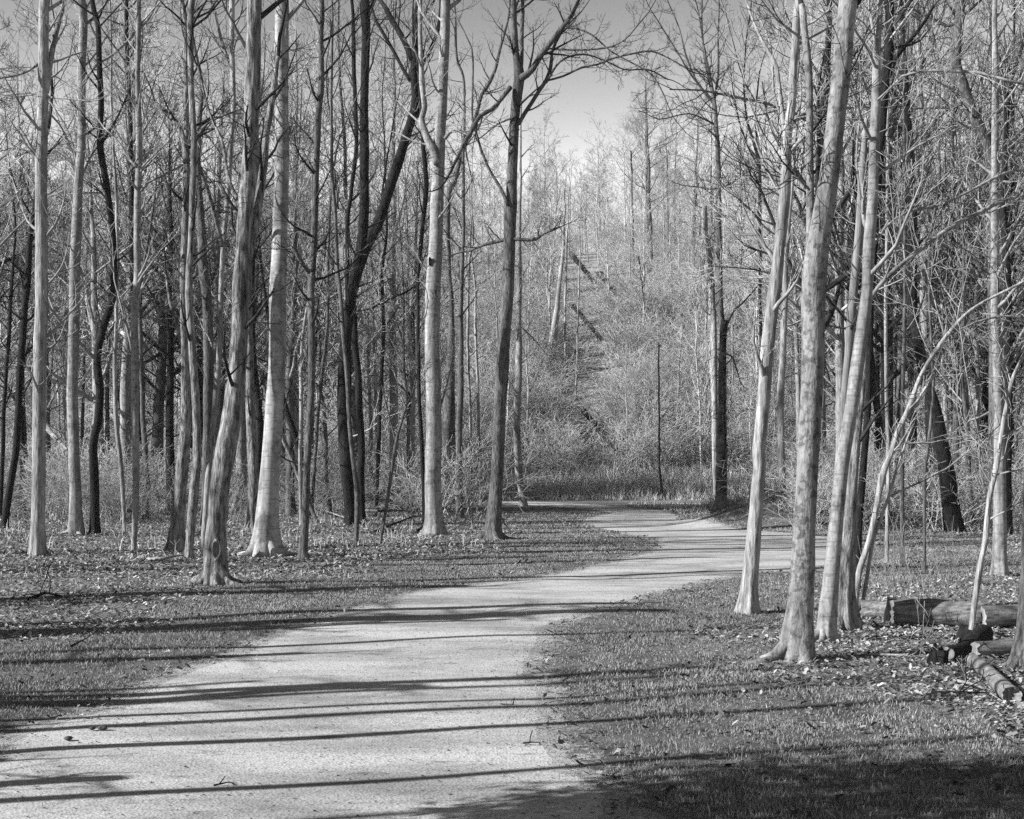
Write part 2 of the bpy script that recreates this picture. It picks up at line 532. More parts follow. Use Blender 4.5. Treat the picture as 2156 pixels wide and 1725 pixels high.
n = 90000
x = rng.uniform(-4, 10, n); y = rng.uniform(33, 60, n)
v = verge(x, y); ok = (v > rng.random(n)) & (~inside(x, y) | (rng.random(n) < .015))
x, y = x[ok], y[ok]
o = blades('far_grass', x, y, (.02 + .035 * rng.random(len(x))) * np.where(y > 46, .2, 1), .012 + .008 * rng.random(len(x)), np.clip(rng.normal(.5, .2, len(x)), 0, 1), M['grassblade'], .9)
tag(o, 'short grass beside the path towards its far bend', 'grass', kind='stuff')

# dead leaves
x, y = scatter(560000, 5.5, 46, .8)
v = verge(x, y); inn = inside(x, y); dd = pdist(x, y)
ok = (((v < .5) & (rng.random(len(x)) < .5)) | ((v >= .5) & (rng.random(len(x)) < .02 + .03 * (x > 1) + .12 * np.exp(-dd / .2)))) & (~inn | (rng.random(len(x)) < .0))
x, y = x[ok], y[ok]; n = len(x)
L = .010 + .024 * rng.random(n) ** 1.6; L[y > 20] *= 1.3
th = rng.random(n) * 6.2832; ti = rng.normal(0, .35, n); tj = rng.normal(0, .35, n); cu = rng.random(n) * .5
shape = np.array([(-1, 0, 0), (-.35, .55, 1), (.15, .4, .6), (.5, .6, 1), (1, 0, .5), (.45, -.55, 1), (.1, -.38, .6), (-.4, -.5, 1)])
V = np.zeros((n, 8, 3))
for k, (a, b, c) in enumerate(shape):
    px = a * L; py = b * L * .8 * (1 + .3 * rng.normal(0, 1, n)); pz = c * L * cu + px * np.sin(ti) + py * np.sin(tj)
    V[:, k, 0] = x + px * np.cos(th) - py * np.sin(th)
    V[:, k, 1] = y + px * np.sin(th) + py * np.cos(th)
    V[:, k, 2] = pz
V[:, :, 2] += (gz(x, y) - V[:, :, 2].min(axis=1) + .004 + .012 * rng.random(n))[:, None]
o_ = np.arange(n)[:, None] * 8
Qa = o_ + np.array([0, 1, 2, 6]); Qb = o_ + np.array([2, 3, 4, 6]); 
me = mesh_np('leaf_litter', V.reshape(-1, 3), np.concatenate([Qa, Qb]), np.concatenate([o_ + np.array([0, 6, 7]), o_ + np.array([4, 5, 6])]), M['leaf'], smooth=False)
tone = np.clip(rng.normal(.45, .26, n) - .3 * (v[ok] > .5), 0, 1)
set_tone(me, np.concatenate([tone] * 4))
tag(link('leaf_litter', me), 'fallen dry leaves covering the woodland floor', 'leaf litter', kind='stuff')

# crumbs of leaf and bark on the gravel
x, y = scatter(60000, 5.5, 45, .7)
inn = inside(x, y); dd = pdist(x, y)
ok = inn & (rng.random(len(x)) < .2 + .7 * np.exp(-dd / .25))
x, y = x[ok], y[ok]; n = len(x)
s_ = .004 + .009 * rng.random(n) ** 2; th = rng.random(n) * 6.28; asp = .3 + .7 * rng.random(n)
V = np.zeros((n, 4, 3))
for k, (a, b, c) in enumerate(((-1, 0, .2), (0, -1, 1), (1, 0, .3), (.1, 1, .9))):
    V[:, k, 0] = x + s_ * (a * np.cos(th) - b * asp * np.sin(th)); V[:, k, 1] = y + s_ * (a * np.sin(th) + b * asp * np.cos(th)); V[:, k, 2] = gz(x, y) + .007 + c * s_ * .6
me = mesh_np('path_debris', V.reshape(-1, 3), np.arange(n)[:, None] * 4 + np.arange(4), mat=M['leaf'], smooth=False)
set_tone(me, np.clip(rng.normal(.1, .2, n), 0, 1))
tag(link('path_debris', me), 'crumbled leaf and bark scattered over the gravel', 'leaf crumbs', kind='stuff')

# dry reeds at the far bend
n = 52000
x = rng.uniform(-6, 15, n); y = rng.uniform(60.8, 71, n)
x = np.concatenate([x, rng.uniform(4.5, 9, 4000)]); y = np.concatenate([y, rng.uniform(44, 56, 4000)])
ok = (~inside(x, y)) & (pdist(x, y) > .25) & (np.sin(x * 2.1) * np.sin(y * 1.7 + x) > -.55)
x, y = x[ok], y[ok]
hh = (.25 + .75 * rng.random(len(x)) ** 2) * (.3 + .9 * sm(60.5, 64, y)) * np.where(y < 57, .5, 1)
tag(blades('dry_grass', x, y, hh, .02 + .014 * rng.random(len(x)), rng.random(len(x)), M['reed'], .9), 'tall dry pale grass beyond the far bend of the path', 'grass', kind='stuff')
x, y = scatter(40000, 17, 60, 1.0)
v = verge(x, y)
ok = (v < .3) & (np.sin(x * 1.3) * np.sin(y * .9 + x) > -.2) & ~((x > -2) & (x < 9) & (y > 36)) & (~inside(x, y))
x, y = x[ok], y[ok]
tag(blades('weeds', x, y, .03 + np.where(y > 26, .35, .1) * rng.random(len(x)) ** 4, .006 + .008 * rng.random(len(x)), rng.random(len(x)) * .8, M['reed'], .9), 'thin dry weeds standing under the trees', 'weeds', kind='stuff')
# ------------------------------------------------------------------ traced trees
def px_world(pts, dep, r_scale=1.0):
    """(x, y, width) or (x, y, width, extra distance) -> points and radii"""
    P, Rr = [], []
    for q in pts:
        d = dep + (q[3] if len(q) > 3 else 0)
        P.append(at(q[0], q[1], d)); Rr.append(max(q[2], .8) * .5 * d / F * r_scale)
    return P, Rr

def limb(root, T, pts, dep, drift, mat, name='branch', twigs=5, tl=.9, lev=2, tend=True):
    """a traced limb: part of the tree, with its twigs going to the crown"""
    n = len(pts)
    pp = [(q[0], q[1], q[2], drift * k / (n - 1)) for k, q in enumerate(pts)]
    P, Rr = px_world(pp, dep)
    o0 = np.array(root.location)
    V, Q, Tr = trunk_arrays(P, Rr, 8, .12, rough=.06, seed=random.randrange(9999), wig=.006)
    link(name, mesh_np(name, V - o0, Q, Tr, mat), root)
    twig_along(T, P, Rr, twigs, tl, lev)
    if tend:
        d = norm(tuple(P[-1][c] - P[-2][c] for c in range(3)))
        grow(T, P[-1], d, tl * 1.6, Rr[-1] * .95, lev, kids=(6, 4, 3))

def twig_along(T, P, Rr, k, tl, lev, f0=.15, f1=1.0, up=.1, kids=(5, 4, 3)):
    n = len(P)
    for j in range(k):
        f = (f0 + (f1 - f0) * (j + rnd(0, 1)) / k) * (n - 1)
        i = min(int(f), n - 2); a = f - i
        q = tuple(P[i][c] * (1 - a) + P[i + 1][c] * a for c in range(3))
        b = norm(tuple(P[i + 1][c] - P[i][c] for c in range(3)))
        e = perp(b); th = rnd(.6, 1.2)
        nd = norm(tuple(b[c] * math.cos(th) + e[c] * math.sin(th) for c in range(3)))
        grow(T, q, nd, tl * rnd(.6, 1.4), min(max(Rr[i] * .45, .005), .03), lev, up=up, kids=kids)

def tree(label, bk, pts, limbs=(), top=None, flare=.9, dep=None, group=None, name='bare_tree', cat='tree', tw=10, tl=.9, crown=8, sides=None, stump=False, f0=.35, extra=None, furrow=None, roots=0):
    bx, by, bw = pts[0][:3]
    dep = dep or gd(by)
    bX = (bx - CX) * dep / F
    gzb = float(gz(bX, dep))
    root = thing(name, label, cat, (bX, dep, gzb), group)
    P, Rr = px_world(pts, dep)
    dz = gzb - .06 - P[0][2]
    P[0] = (P[0][0], P[0][1], gzb - .06)
    # depth wander of the stem
    ph = rnd(0, 6); am = rnd(.0, .012)
    P = [(p[0] * (1 + am * math.sin(p[2] * .8 + ph) * min(1, p[2] / 2)), p[1] * (1 + am * math.sin(p[2] * .8 + ph) * min(1, max(p[2], 0) / 2)), H + (p[2] - H) * (1 + am * math.sin(p[2] * .8 + ph) * min(1, max(p[2], 0) / 2))) for p in P]
    if flare: Rr[0] *= .72
    T = Tubes()
    vis_top = P[-1][2]
    if not stump:
        ht = top or max(vis_top + 4.5, 9 + Rr[min(3, len(Rr) - 1)] * 35)
        L = ht - vis_top
        dx = (P[-1][0] - P[-2][0]) / max(.3, P[-1][2] - P[-2][2]); dx = max(-.3, min(.3, dx))
        p = P[-1]; r = Rr[-1]; m = 6
        for k in range(1, m + 1):
            p = (p[0] + dx * L / m + rnd(-.12, .12), p[1] + rnd(-.15, .15), p[2] + L / m)
            P.append(p); Rr.append(max(.008, r * (1 - .9 * k / m)))
            dx *= .6
    if sides is None: sides = 32 if dep < 21 else (18 if dep < 30 else 12)
    fz = furrow if furrow is not None else {'scaly': .08, 'pale': .055, 'dark': .06, 'grey': .04, 'smooth': .012}.get(bk, .0) * (1 if dep < 30 else 0)
    V, Q, Tr = trunk_arrays(P, Rr, sides, .07 if dep < 21 else .14, flare, .045, fz, random.randrange(9999), .004 if dep < 30 else .01)
    link('trunk', mesh_np('trunk', V - np.array(root.location), Q, Tr, M[bk]), root)
    for k in range(roots):
        a0 = (k + rnd(.1, .9)) / roots * 6.28; r_ = Rr[1]; ca, sa = math.cos(a0), math.sin(a0); b = P[0]; Lr = r_ * rnd(2.2, 3.8)
        q = [(b[0] + ca * r_ * .45, b[1] + sa * r_ * .45, gzb + r_ * 1.5)]
        for f in (.3, .6, 1.0):
            a1 = a0 + rnd(-.25, .25) * f; xx = b[0] + math.cos(a1) * (r_ * .9 + Lr * f); yy = b[1] + math.sin(a1) * (r_ * .9 + Lr * f)
            q.append((xx, yy, float(gz(xx, yy)) + r_ * (.42 * (1 - f) - .12)))
        V, Q, Tr = trunk_arrays(q, [r_ * .5, r_ * .42, r_ * .27, r_ * .1], 10, .05, 0, .1, .03, random.randrange(999))
        link('root', mesh_np('root', V - np.array(root.location), Q, Tr, M[bk]), root)
    # twigs within view
    zs = [p[2] for p in P]
    nvis = len(pts)
    if tw: twig_along(T, P[:nvis], Rr[:nvis], tw, tl, 2, f0, 1.0)
    if not stump and crown:
        base = max(vis_top - .5, 2.5); L = P[-1][2] - base
        for k in range(crown):
            f = (k + rnd(0, 1)) / crown
            z = base + f * L * .95
            i = max(0, min(len(P) - 2, next((q for q in range(len(P) - 1) if P[q + 1][2] >= z), len(P) - 2)))
            a = (z - P[i][2]) / max(1e-3, P[i + 1][2] - P[i][2]); a = min(max(a, 0), 1)
            q = tuple(P[i][c] * (1 - a) + P[i + 1][c] * a for c in range(3))
            az = k * 2.4 + rnd(-.5, .5); el = rnd(.5, 1.0)
            r = Rr[i] * (1 - a) + Rr[i + 1] * a
            grow(T, q, (math.cos(az) * math.cos(el), math.sin(az) * math.cos(el), math.sin(el)), (1 - .55 * f) * L * rnd(.32, .5), r * rnd(.35, .5), 2, kids=(6, 4, 3), rmin=.005)
    for lb in limbs:
        o = lb[2] if len(lb) > 2 else {}
        limb(root, T, lb[0], dep, lb[1], M[bk], **o)
    if T.g:
        T.build('crown', M[TW[bk]] if bk in TW else M['twig'], root, root.location)
    return root, P, Rr

A = []
def t(*a, **k): return tree(*a, **k)

# --- left side, from the frame edge to the path
t('dark rough trunk leaning right at the far left edge behind a pale straight trunk', 'dark', [(8, 1118, 18), (24, 1004, 15), (34, 944, 15), (40, 844, 14), (46, 724, 14), (54, 624, 14), (58, 595, 13), (66, 490, 12), (74, 437, 11), (84, 330, 9)], tw=14)
t('pale straight trunk nearest the left edge, forking just above a black shadow band', 'pale', [(79, 1172, 30), (80, 1120, 27), (82, 944, 28), (85, 760, 27), (87, 604, 26), (87, 350, 25), (91, 175, 22), (92, 24, 22)],
  [([(98, 195, 12), (107, 130, 13), (118, 70, 12), (131, 20, 10)], .3), ([(88, 200, 6), (66, 195, 5), (30, 198, 5), (0, 200, 4)], .5, dict(tl=.7)), ([(98, 205, 5), (140, 208, 4), (190, 214, 3)], -.3, dict(tl=.6)),
   ([(100, 235, 5), (125, 262, 4), (145, 300, 3), (158, 345, 2)], .3, dict(tl=.5)), ([(86, 130, 7), (60, 150, 5), (30, 160, 5), (0, 165, 4)], -.4)], tw=14)
t('pale trunk with a flared foot, second from the left edge, forking halfway up', 'smooth', [(160, 1126, 34), (159, 1090, 25), (156, 964, 24), (154, 804, 24), (157, 604, 23), (162, 500, 22), (164, 420, 20), (167, 350, 18), (171, 280, 17), (172, 175, 18), (175, 70, 18), (174, 24, 18)],
  [([(172, 370, 8), (185, 340, 7), (200, 315, 5), (215, 300, 4)], .3), ([(177, 175, 8), (203, 137, 6), (238, 115, 6), (290, 66, 6), (315, 38, 5)], .8), ([(162, 345, 5), (152, 300, 4), (135, 260, 4), (100, 205, 3)], .4)], tw=12, flare=.9, roots=4)
t('black crooked trunk bending left then right between two paler trunks', 'dark', [(200, 1126, 24), (198, 1004, 19), (196, 936, 17), (208, 884, 17), (212, 824, 17), (206, 784, 18), (206, 744, 16), (218, 684, 16), (232, 640, 16), (240, 600, 15), (238, 490, 14), (226, 402, 14), (213, 332, 15), (209, 280, 13), (213, 210, 13), (210, 122, 12), (206, 52, 11), (198, 24, 11)],
  [([(216, 300, 5), (240, 260, 5), (262, 215, 4), (290, 150, 4)], .4)], tw=16)
t('thin pale stem standing between the crooked black trunk and a forked grey one', 'pale', [(263, 1120, 11), (256, 1004, 10), (246, 884, 10), (242, 764, 9), (244, 664, 8), (248, 500, 7), (238, 300, 6), (234, 100, 5), (232, 24, 4)], tw=12, flare=.4)
t('grey trunk with branching twigs low down, standing before a black slender trunk', 'smooth', [(281, 1160, 13), (286, 1044, 14), (286, 964, 15), (285, 844, 15), (283, 684, 15), (287, 604, 15), (289, 560, 14), (290, 420, 15), (293, 350, 14), (292, 262, 13), (290, 175, 10), (292, 70, 10), (293, 24, 9)],
  [([(298, 402, 6), (312, 385, 5), (340, 372, 4), (390, 345, 4)], .4), ([(300, 352, 5), (325, 325, 4), (352, 300, 3), (372, 270, 3)], -.3), ([(284, 790, 6), (277, 730, 5), (262, 670, 5), (246, 610, 4)], .2, dict(tl=.6)), ([(288, 800, 5), (300, 740, 4), (318, 690, 3), (350, 640, 2)], .2, dict(tl=.5)), ([(288, 352, 6), (272, 335, 5), (250, 300, 5), (220, 270, 4)], .4)], tw=14, flare=.4)
t('short dark stem with a crook, just right of the grey trunk with low twigs', 'grey', [(306, 1092, 13), (310, 1030, 12), (307, 964, 12), (300, 844, 11), (296, 700, 9), (296, 600, 8)], tw=10)
t('slender black trunk seen behind and left of the twiggy grey trunk', 'dark', [(284, 1085, 12), (283, 900, 10), (282, 700, 10), (280, 600, 10), (277, 385, 10), (275, 280, 10), (271, 175, 9), (266, 24, 9)], tw=16)
t('rough trunk of a close pair on the left, its black limb reaching up left', 'scaly', [(370, 1160, 38), (376, 1064, 28), (386, 964, 25), (392, 864, 22), (391, 764, 17), (386, 604, 15), (388, 540, 16), (392, 420, 16), (394, 315, 12), (392, 210, 11), (391, 70, 12), (387, 24, 11)],
  [([(392, 343, 14), (387, 297, 13), (371, 259, 12), (343, 231, 11), (315, 210, 8), (290, 182, 6), (270, 140, 5)], .5), ([(388, 780, 7), (378, 700, 7), (360, 640, 6), (350, 580, 5)], .5, dict(tl=.6))], tw=12)
t('flaky trunk rising straight, right one of a close pair on the left', 'scaly', [(396, 1178, 20), (408, 1044, 20), (415, 964, 18), (412, 844, 17), (404, 724, 16), (398, 604, 15), (402, 525, 14), (406, 385, 13), (408, 280, 12), (403, 175, 12), (401, 70, 14), (402, 24, 14)],
  [([(409, 300, 5), (435, 262, 4), (480, 240, 4), (520, 225, 3)], .5, dict(tl=.6)), ([(420, 350, 7), (437, 400, 8), (452, 450, 9), (470, 520, 9)], .6, dict(tl=.5, tend=False))], tw=12, flare=.6)
t('grey trunk darkened halfway up, behind the flaky pair on the left', 'grey', [(430, 1108, 20), (434, 1040, 19), (437, 964, 20), (438, 844, 21), (439, 704, 21), (436, 624, 20), (427, 560, 19), (422, 455, 17), (418, 367, 12), (420, 250, 10)], tw=12)
t('light slender stem leaning right beside the scarred trunk', 'pale', [(426, 1160, 13), (436, 1044, 13), (444, 944, 12), (453, 844, 12), (460, 764, 12), (466, 624, 11), (469, 540, 10), (480, 402, 10), (485, 315, 10), (492, 227, 9), (490, 140, 11), (488, 24, 12)],
  [([(492, 150, 8), (478, 120, 7), (462, 70, 6), (452, 24, 5)], .3)], tw=12, flare=.3)
hero, HP, HR = t('big rough trunk with an oval scar near its foot and exposed roots, leaning right', 'scaly', [(455, 1230, 62), (454, 1164, 45), (459, 1084, 40), (466, 1004, 42), (480, 924, 42), (492, 844, 39), (500, 764, 36), (505, 684, 36), (508, 604, 35), (513, 525, 30), (518, 437, 31), (526, 350, 33), (528, 245, 32), (532, 140, 32), (536, 24, 30)],
  [([(509, 610, 20), (528, 520, 19), (543, 437, 18), (554, 350, 18), (559, 280, 16), (573, 210, 14), (585, 120, 10)], .6), ([(522, 480, 8), (500, 420, 8), (480, 370, 7), (468, 300, 6), (440, 235, 5), (415, 140, 4)], .8)], tw=8, flare=.6, roots=6)
t('broad trunk with deep bark half hidden between the scarred and the smooth pale trunk', 'scaly', [(530, 1112, 26), (533, 1004, 22), (529, 884, 21), (525, 764, 18), (523, 604, 16), (530, 450, 14)], tw=10)
t('curved dark stem close behind the smooth pale trunk', 'dark', [(543, 1106, 16), (546, 964, 16), (546, 884, 15), (535, 764, 14), (530, 640, 12), (534, 500, 10)], tw=12)
t('smooth pale trunk with a wide two-legged foot, brightest on the left', 'beech', [(560, 1172, 66), (562, 1100, 45), (571, 964, 40), (579, 844, 38), (584, 724, 36), (586, 604, 35), (591, 455, 32), (593, 315, 30), (593, 175, 29), (594, 24, 29)], [], tw=4, flare=.8, tl=.7, f0=.7, roots=4)
t('slim two-toned trunk just right of the smooth pale one, dark at its foot', 'grey', [(637, 1178, 24), (643, 1084, 16), (647, 964, 15), (655, 844, 15), (657, 724, 15), (655, 624, 15), (657, 577, 15), (663, 455, 14), (666, 350, 13), (671, 245, 14), (677, 175, 13), (675, 87, 11), (678, 24, 10)],
  [([(652, 575, 8), (640, 560, 8), (628, 540, 9), (612, 520, 6)], -.2, dict(tl=.4, tend=False)), ([(661, 360, 4), (645, 330, 4), (625, 300, 3), (610, 285, 3)], .3)], tw=14, flare=.7)
t('thin pale stem curving up against the slim two-toned trunk', 'pale', [(634, 1108, 9), (633, 1004, 8), (634, 844, 8), (633, 764, 7), (642, 680, 6), (655, 600, 5)], tw=8, flare=.2)
t('leaning dead trunk slanting down right behind the smooth pale trunk', 'scaly', [(671, 1102, 9), (652, 1064, 9), (637, 1024, 9), (612, 960, 10), (597, 924, 10), (570, 850, 9), (540, 775, 7)], tw=5, stump=True, flare=0, cat='leaning tree', name='leaning_tree')
t('dark leaning trunk rising left behind the smooth pale trunk', 'dark', [(655, 1090, 14), (640, 990, 14), (625, 924, 14), (603, 864, 13), (585, 800, 10), (570, 700, 8)], tw=8, flare=.2)
t('thin grey stem leaning right, midway between the two-toned trunk and the black cluster', 'grey', [(657, 1090, 9), (665, 924, 8), (677, 804, 8), (689, 684, 7), (692, 500, 6), (700, 300, 5)], tw=12, flare=.2)
t('wide rough black trunk at the back of the dark cluster left of the forked trees', 'dark', [(742, 1106, 32), (732, 1000, 27), (724, 900, 27), (722, 804, 25), (730, 704, 22), (740, 624, 22), (756, 540, 22), (765, 470, 21), (768, 350, 20), (766, 210, 18), (771, 105, 18), (771, 24, 19)], tw=14)
t('black trunk in the dark cluster with a thick bough slanting up right to a fork', 'dark', [(762, 1098, 22), (759, 1004, 15), (761, 944, 15), (755, 804, 15), (747, 724, 14), (743, 644, 13), (746, 600, 22), (769, 525, 24), (794, 472, 23), (818, 402, 22), (836, 350, 22), (853, 297, 20), (867, 252, 18), (874, 210, 17), (871, 140, 16), (876, 70, 14), (880, 24, 14)],
  [([(868, 125, 14), (846, 77, 12), (825, 42, 12), (813, 18, 11)], .4), ([(863, 170, 8), (848, 145, 7), (832, 115, 7), (811, 77, 7), (790, 40, 6)], .6), ([(870, 250, 12), (890, 225, 13), (887, 175, 13), (887, 140, 12), (903, 112, 8), (920, 70, 8), (926, 30, 7)], .3),
   ([(800, 455, 5), (812, 350, 4), (835, 220, 3)], .5)], tw=10, flare=.5)
t('slender light stem in front of the dark cluster, curving near its foot', 'grey', [(749, 1146, 13), (753, 1044, 12), (746, 984, 10), (737, 904, 9), (731, 804, 9), (723, 704, 9), (717, 624, 9), (711, 560, 8), (706, 455, 8), (699, 367, 7), (698, 280, 6), (699, 140, 5), (700, 24, 4)],
  [([(712, 440, 5), (703, 360, 5), (690, 330, 4), (668, 325, 3)], .3), ([(703, 350, 5), (712, 300, 4), (730, 255, 3), (758, 190, 3)], .3)], tw=12, flare=.2)
t('thin dark stem with a bend, right behind the black cluster', 'dark', [(732, 1094, 10), (735, 900, 9), (734, 700, 9), (730, 560, 9), (732, 455, 9), (738, 420, 8), (750, 315, 9), (747, 210, 9), (745, 105, 9), (743, 24, 7)], tw=14, flare=.2)
t('thin straight black stem alone between the dark cluster and the light forked trunk', 'dark', [(793, 1086, 9), (797, 924, 9), (803, 804, 9), (807, 684, 8), (805, 604, 7), (806, 560, 7), (814, 490, 5), (812, 400, 4), (810, 300, 3)], [([(806, 640, 5), (830, 625, 5), (855, 615, 4), (890, 590, 4)], .4, dict(tl=.5)), ([(800, 640, 4), (780, 650, 4), (755, 655, 4)], .2, dict(tl=.4))], tw=12, flare=.2)
t('small crooked sapling forking low, left of the light forked trunk', 'grey', [(799, 1146, 8), (811, 1084, 7), (823, 1004, 7), (834, 930, 7), (846, 885, 5), (857, 852, 5), (869, 828, 4), (878, 790, 3)], [([(833, 930, 4), (822, 884, 3), (812, 850, 3), (803, 810, 2)], .1, dict(tl=.4, lev=1))], top=5, tw=6, tl=.4, crown=4, flare=.2, cat='sapling', name='sapling')
t('light sturdy trunk with a small dark hole, forking high into two stems', 'smooth', [(913, 1126, 46), (913, 1060, 33), (913, 964, 33), (913, 884, 32), (911, 764, 32), (911, 644, 32), (914, 560, 31), (919, 455, 28), (922, 385, 27), (924, 332, 27), (929, 245, 22), (932, 157, 22), (936, 87, 20), (939, 24, 20)],
  [([(922, 345, 18), (910, 312, 18), (896, 282, 16), (888, 250, 13), (894, 228, 12), (888, 175, 12), (886, 120, 10), (884, 24, 9)], .3), ([(932, 90, 8), (920, 70, 7), (906, 52, 7), (888, 26, 6)], .2), ([(937, 292, 8), (946, 280, 8), (957, 273, 7), (970, 277, 7), (984, 284, 7), (996, 272, 5), (1010, 262, 4)], -.4),
   ([(926, 862, 5), (938, 820, 4), (950, 770, 3)], -.1, dict(tl=.4, lev=1))], tw=8, flare=.8)
t('thin dark vine-wrapped stem touching the left side of the light forked trunk', 'dark', [(893, 1112, 10), (889, 964, 9), (881, 764, 8), (880, 604, 7), (888, 500, 9), (896, 400, 11), (893, 330, 9), (889, 270, 8)], tw=14, flare=.2)
t('wide shaded trunk right behind the light forked one, splitting into a zigzag limb', 'grey', [(946, 1062, 34), (945, 964, 28), (945, 884, 27), (949, 764, 18), (951, 644, 11), (945, 560, 9), (944, 420, 10), (955, 385, 11), (964, 350, 11), (975, 315, 9), (990, 285, 9), (1002, 245, 8), (1014, 199, 8), (1024, 185, 8), (1042, 147, 7), (1056, 94, 6), (1069, 45, 5), (1072, 20, 4)], tw=14, flare=.3)
t('grey straight stem between the light forked trunk and the dark central one', 'grey', [(968, 1092, 20), (967, 1040, 15), (967, 964, 14), (969, 844, 13), (971, 684, 10), (972, 604, 9), (975, 500, 7), (976, 420, 7), (976, 315, 6), (977, 175, 5), (963, 122, 5), (958, 24, 4)], tw=16, flare=.6)
t('tall central trunk beside the path with a knot and boughs arching over the clearing', 'grey',
  [(1036, 1137, 46), (1040, 1090, 30), (1047, 984, 26), (1051, 884, 26), (1058, 784, 27), (1063, 684, 27), (1069, 604, 26), (1072, 520, 25), (1074, 470, 25), (1076, 430, 29), (1078, 410, 24), (1079, 350, 22), (1084, 245, 20), (1090, 185, 22), (1093, 155, 22), (1086, 110, 14), (1084, 70, 13), (1082, 24, 12)],
  [([(1094, 165, 11), (1098, 130, 8), (1098, 70, 9), (1101, 24, 9)], .2),
   ([(1096, 165, 17), (1110, 157, 15), (1122, 145, 13), (1140, 115, 13), (1164, 84, 12), (1185, 56, 10), (1206, 28, 9)], -.4, dict(twigs=7, tl=.8)),
   ([(1092, 262, 8), (1104, 240, 9), (1119, 217, 9), (1136, 189, 9), (1150, 168, 8), (1160, 140, 8), (1166, 100, 5), (1190, 60, 4), (1225, 24, 3)], .5, dict(twigs=6, tl=.6)),
   ([(1152, 170, 5), (1185, 161, 5), (1224, 143, 5), (1259, 136, 4), (1294, 122, 4), (1339, 112, 4), (1371, 108, 4), (1406, 122, 3), (1448, 147, 3)], -.6, dict(twigs=11, tl=.55, lev=2)),
   ([(1140, 118, 5), (1157, 103, 4), (1189, 105, 4), (1231, 105, 4), (1280, 100, 4), (1315, 84, 3), (1343, 52, 3), (1367, 24, 3)], -1.0, dict(twigs=11, tl=.55, lev=2)),
   ([(1150, 175, 5), (1180, 130, 4), (1227, 115, 4), (1276, 129, 3), (1315, 147, 3), (1364, 147, 3), (1400, 165, 3)], .8, dict(twigs=10, tl=.55, lev=2)),
   ([(1180, 60, 4), (1210, 60, 4), (1245, 73, 4), (1287, 108, 3), (1332, 133, 3), (1371, 157, 3), (1395, 196, 3), (1416, 245, 2), (1444, 280, 2)], -.5, dict(twigs=11, tl=.55, lev=2)),
   ([(1075, 184, 11), (1056, 208, 9), (1035, 231, 9), (1010, 245, 9), (997, 269, 9), (976, 304, 8), (962, 336, 7)], -.5, dict(twigs=5)),
   ([(1070, 432, 8), (1053, 395, 7), (1032, 360, 6), (1014, 315, 5), (1002, 276, 5), (994, 245, 4), (995, 122, 4), (983, 80, 3), (957, 28, 3)], .3, dict(twigs=6, tl=.6)),
   ([(1072, 503, 8), (1050, 508, 8), (1020, 515, 7), (1003, 522, 6), (985, 530, 4)], .4, dict(twigs=5, tl=.5)),
   ([(1074, 503, 8), (1100, 505, 7), (1129, 504, 7), (1146, 492, 5), (1164, 484, 6), (1180, 478, 3)], -.3, dict(twigs=7, tl=.35)),
   ([(1092, 245, 4), (1070, 252, 4), (1048, 262, 3), (1025, 280, 3)], .2)], tw=4, flare=.6, f0=.6, roots=4)
t('grey stem with a lumpy foot just right of the dark central trunk', 'pale', [(1103, 1066, 20), (1098, 1030, 14), (1091, 990, 16), (1089, 884, 15), (1092, 764, 14), (1093, 604, 11), (1094, 525, 8), (1096, 300, 5), (1097, 200, 4)], [([(1098, 690, 4), (1120, 710, 3), (1145, 740, 2)], .2, dict(tl=.4))], tw=18, flare=.3)
t('blurred pale trunk leaning right at the left end of the clearing', 'pale', [(1131, 1034, 28), (1134, 984, 23), (1140, 884, 25), (1154, 764, 20), (1166, 704, 15), (1178, 600, 9), (1186, 520, 7)], tw=14, flare=.1)
t('left stem of two thin pale ones beside the clearing', 'pale', [(1198, 1034, 6), (1199, 884, 5), (1190, 724, 5), (1191, 604, 5), (1194, 500, 4)], tw=10, flare=0, sides=8)
t('right stem of two thin pale ones beside the clearing', 'pale', [(1206, 1036, 6), (1212, 844, 5), (1216, 700, 4), (1219, 600, 4)], tw=10, flare=0, sides=8)
# --- right side
t('bare snag right of the clearing with a broken top and hanging vines', 'dark', [(1517, 1073, 34), (1518, 1030, 21), (1519, 980, 19), (1520, 904, 18), (1521, 804, 17), (1522, 724, 15), (1525, 676, 17)],
  [([(1528, 690, 4), (1545, 655, 4), (1562, 640, 4), (1591, 608, 3)], .3, dict(tl=.5)), ([(1524, 745, 4), (1540, 750, 4), (1550, 775, 3), (1558, 805, 2)], .1, dict(tl=.3, lev=1))], stump=True, tw=14, tl=.5, name='dead_tree', cat='dead tree', flare=.9)
t('pale topless snag hung with vines, standing left of a tall thin tree', 'pale', [(1508, 1055, 16), (1505, 900, 14), (1502, 700, 14), (1498, 604, 14), (1490, 520, 14), (1485, 490, 13), (1483, 434, 12)], [([(1484, 450, 5), (1476, 470, 4), (1470, 500, 3)], 0, dict(tl=.4))], stump=True, tw=20, tl=.7, name='dead_tree', cat='dead tree', flare=.1)
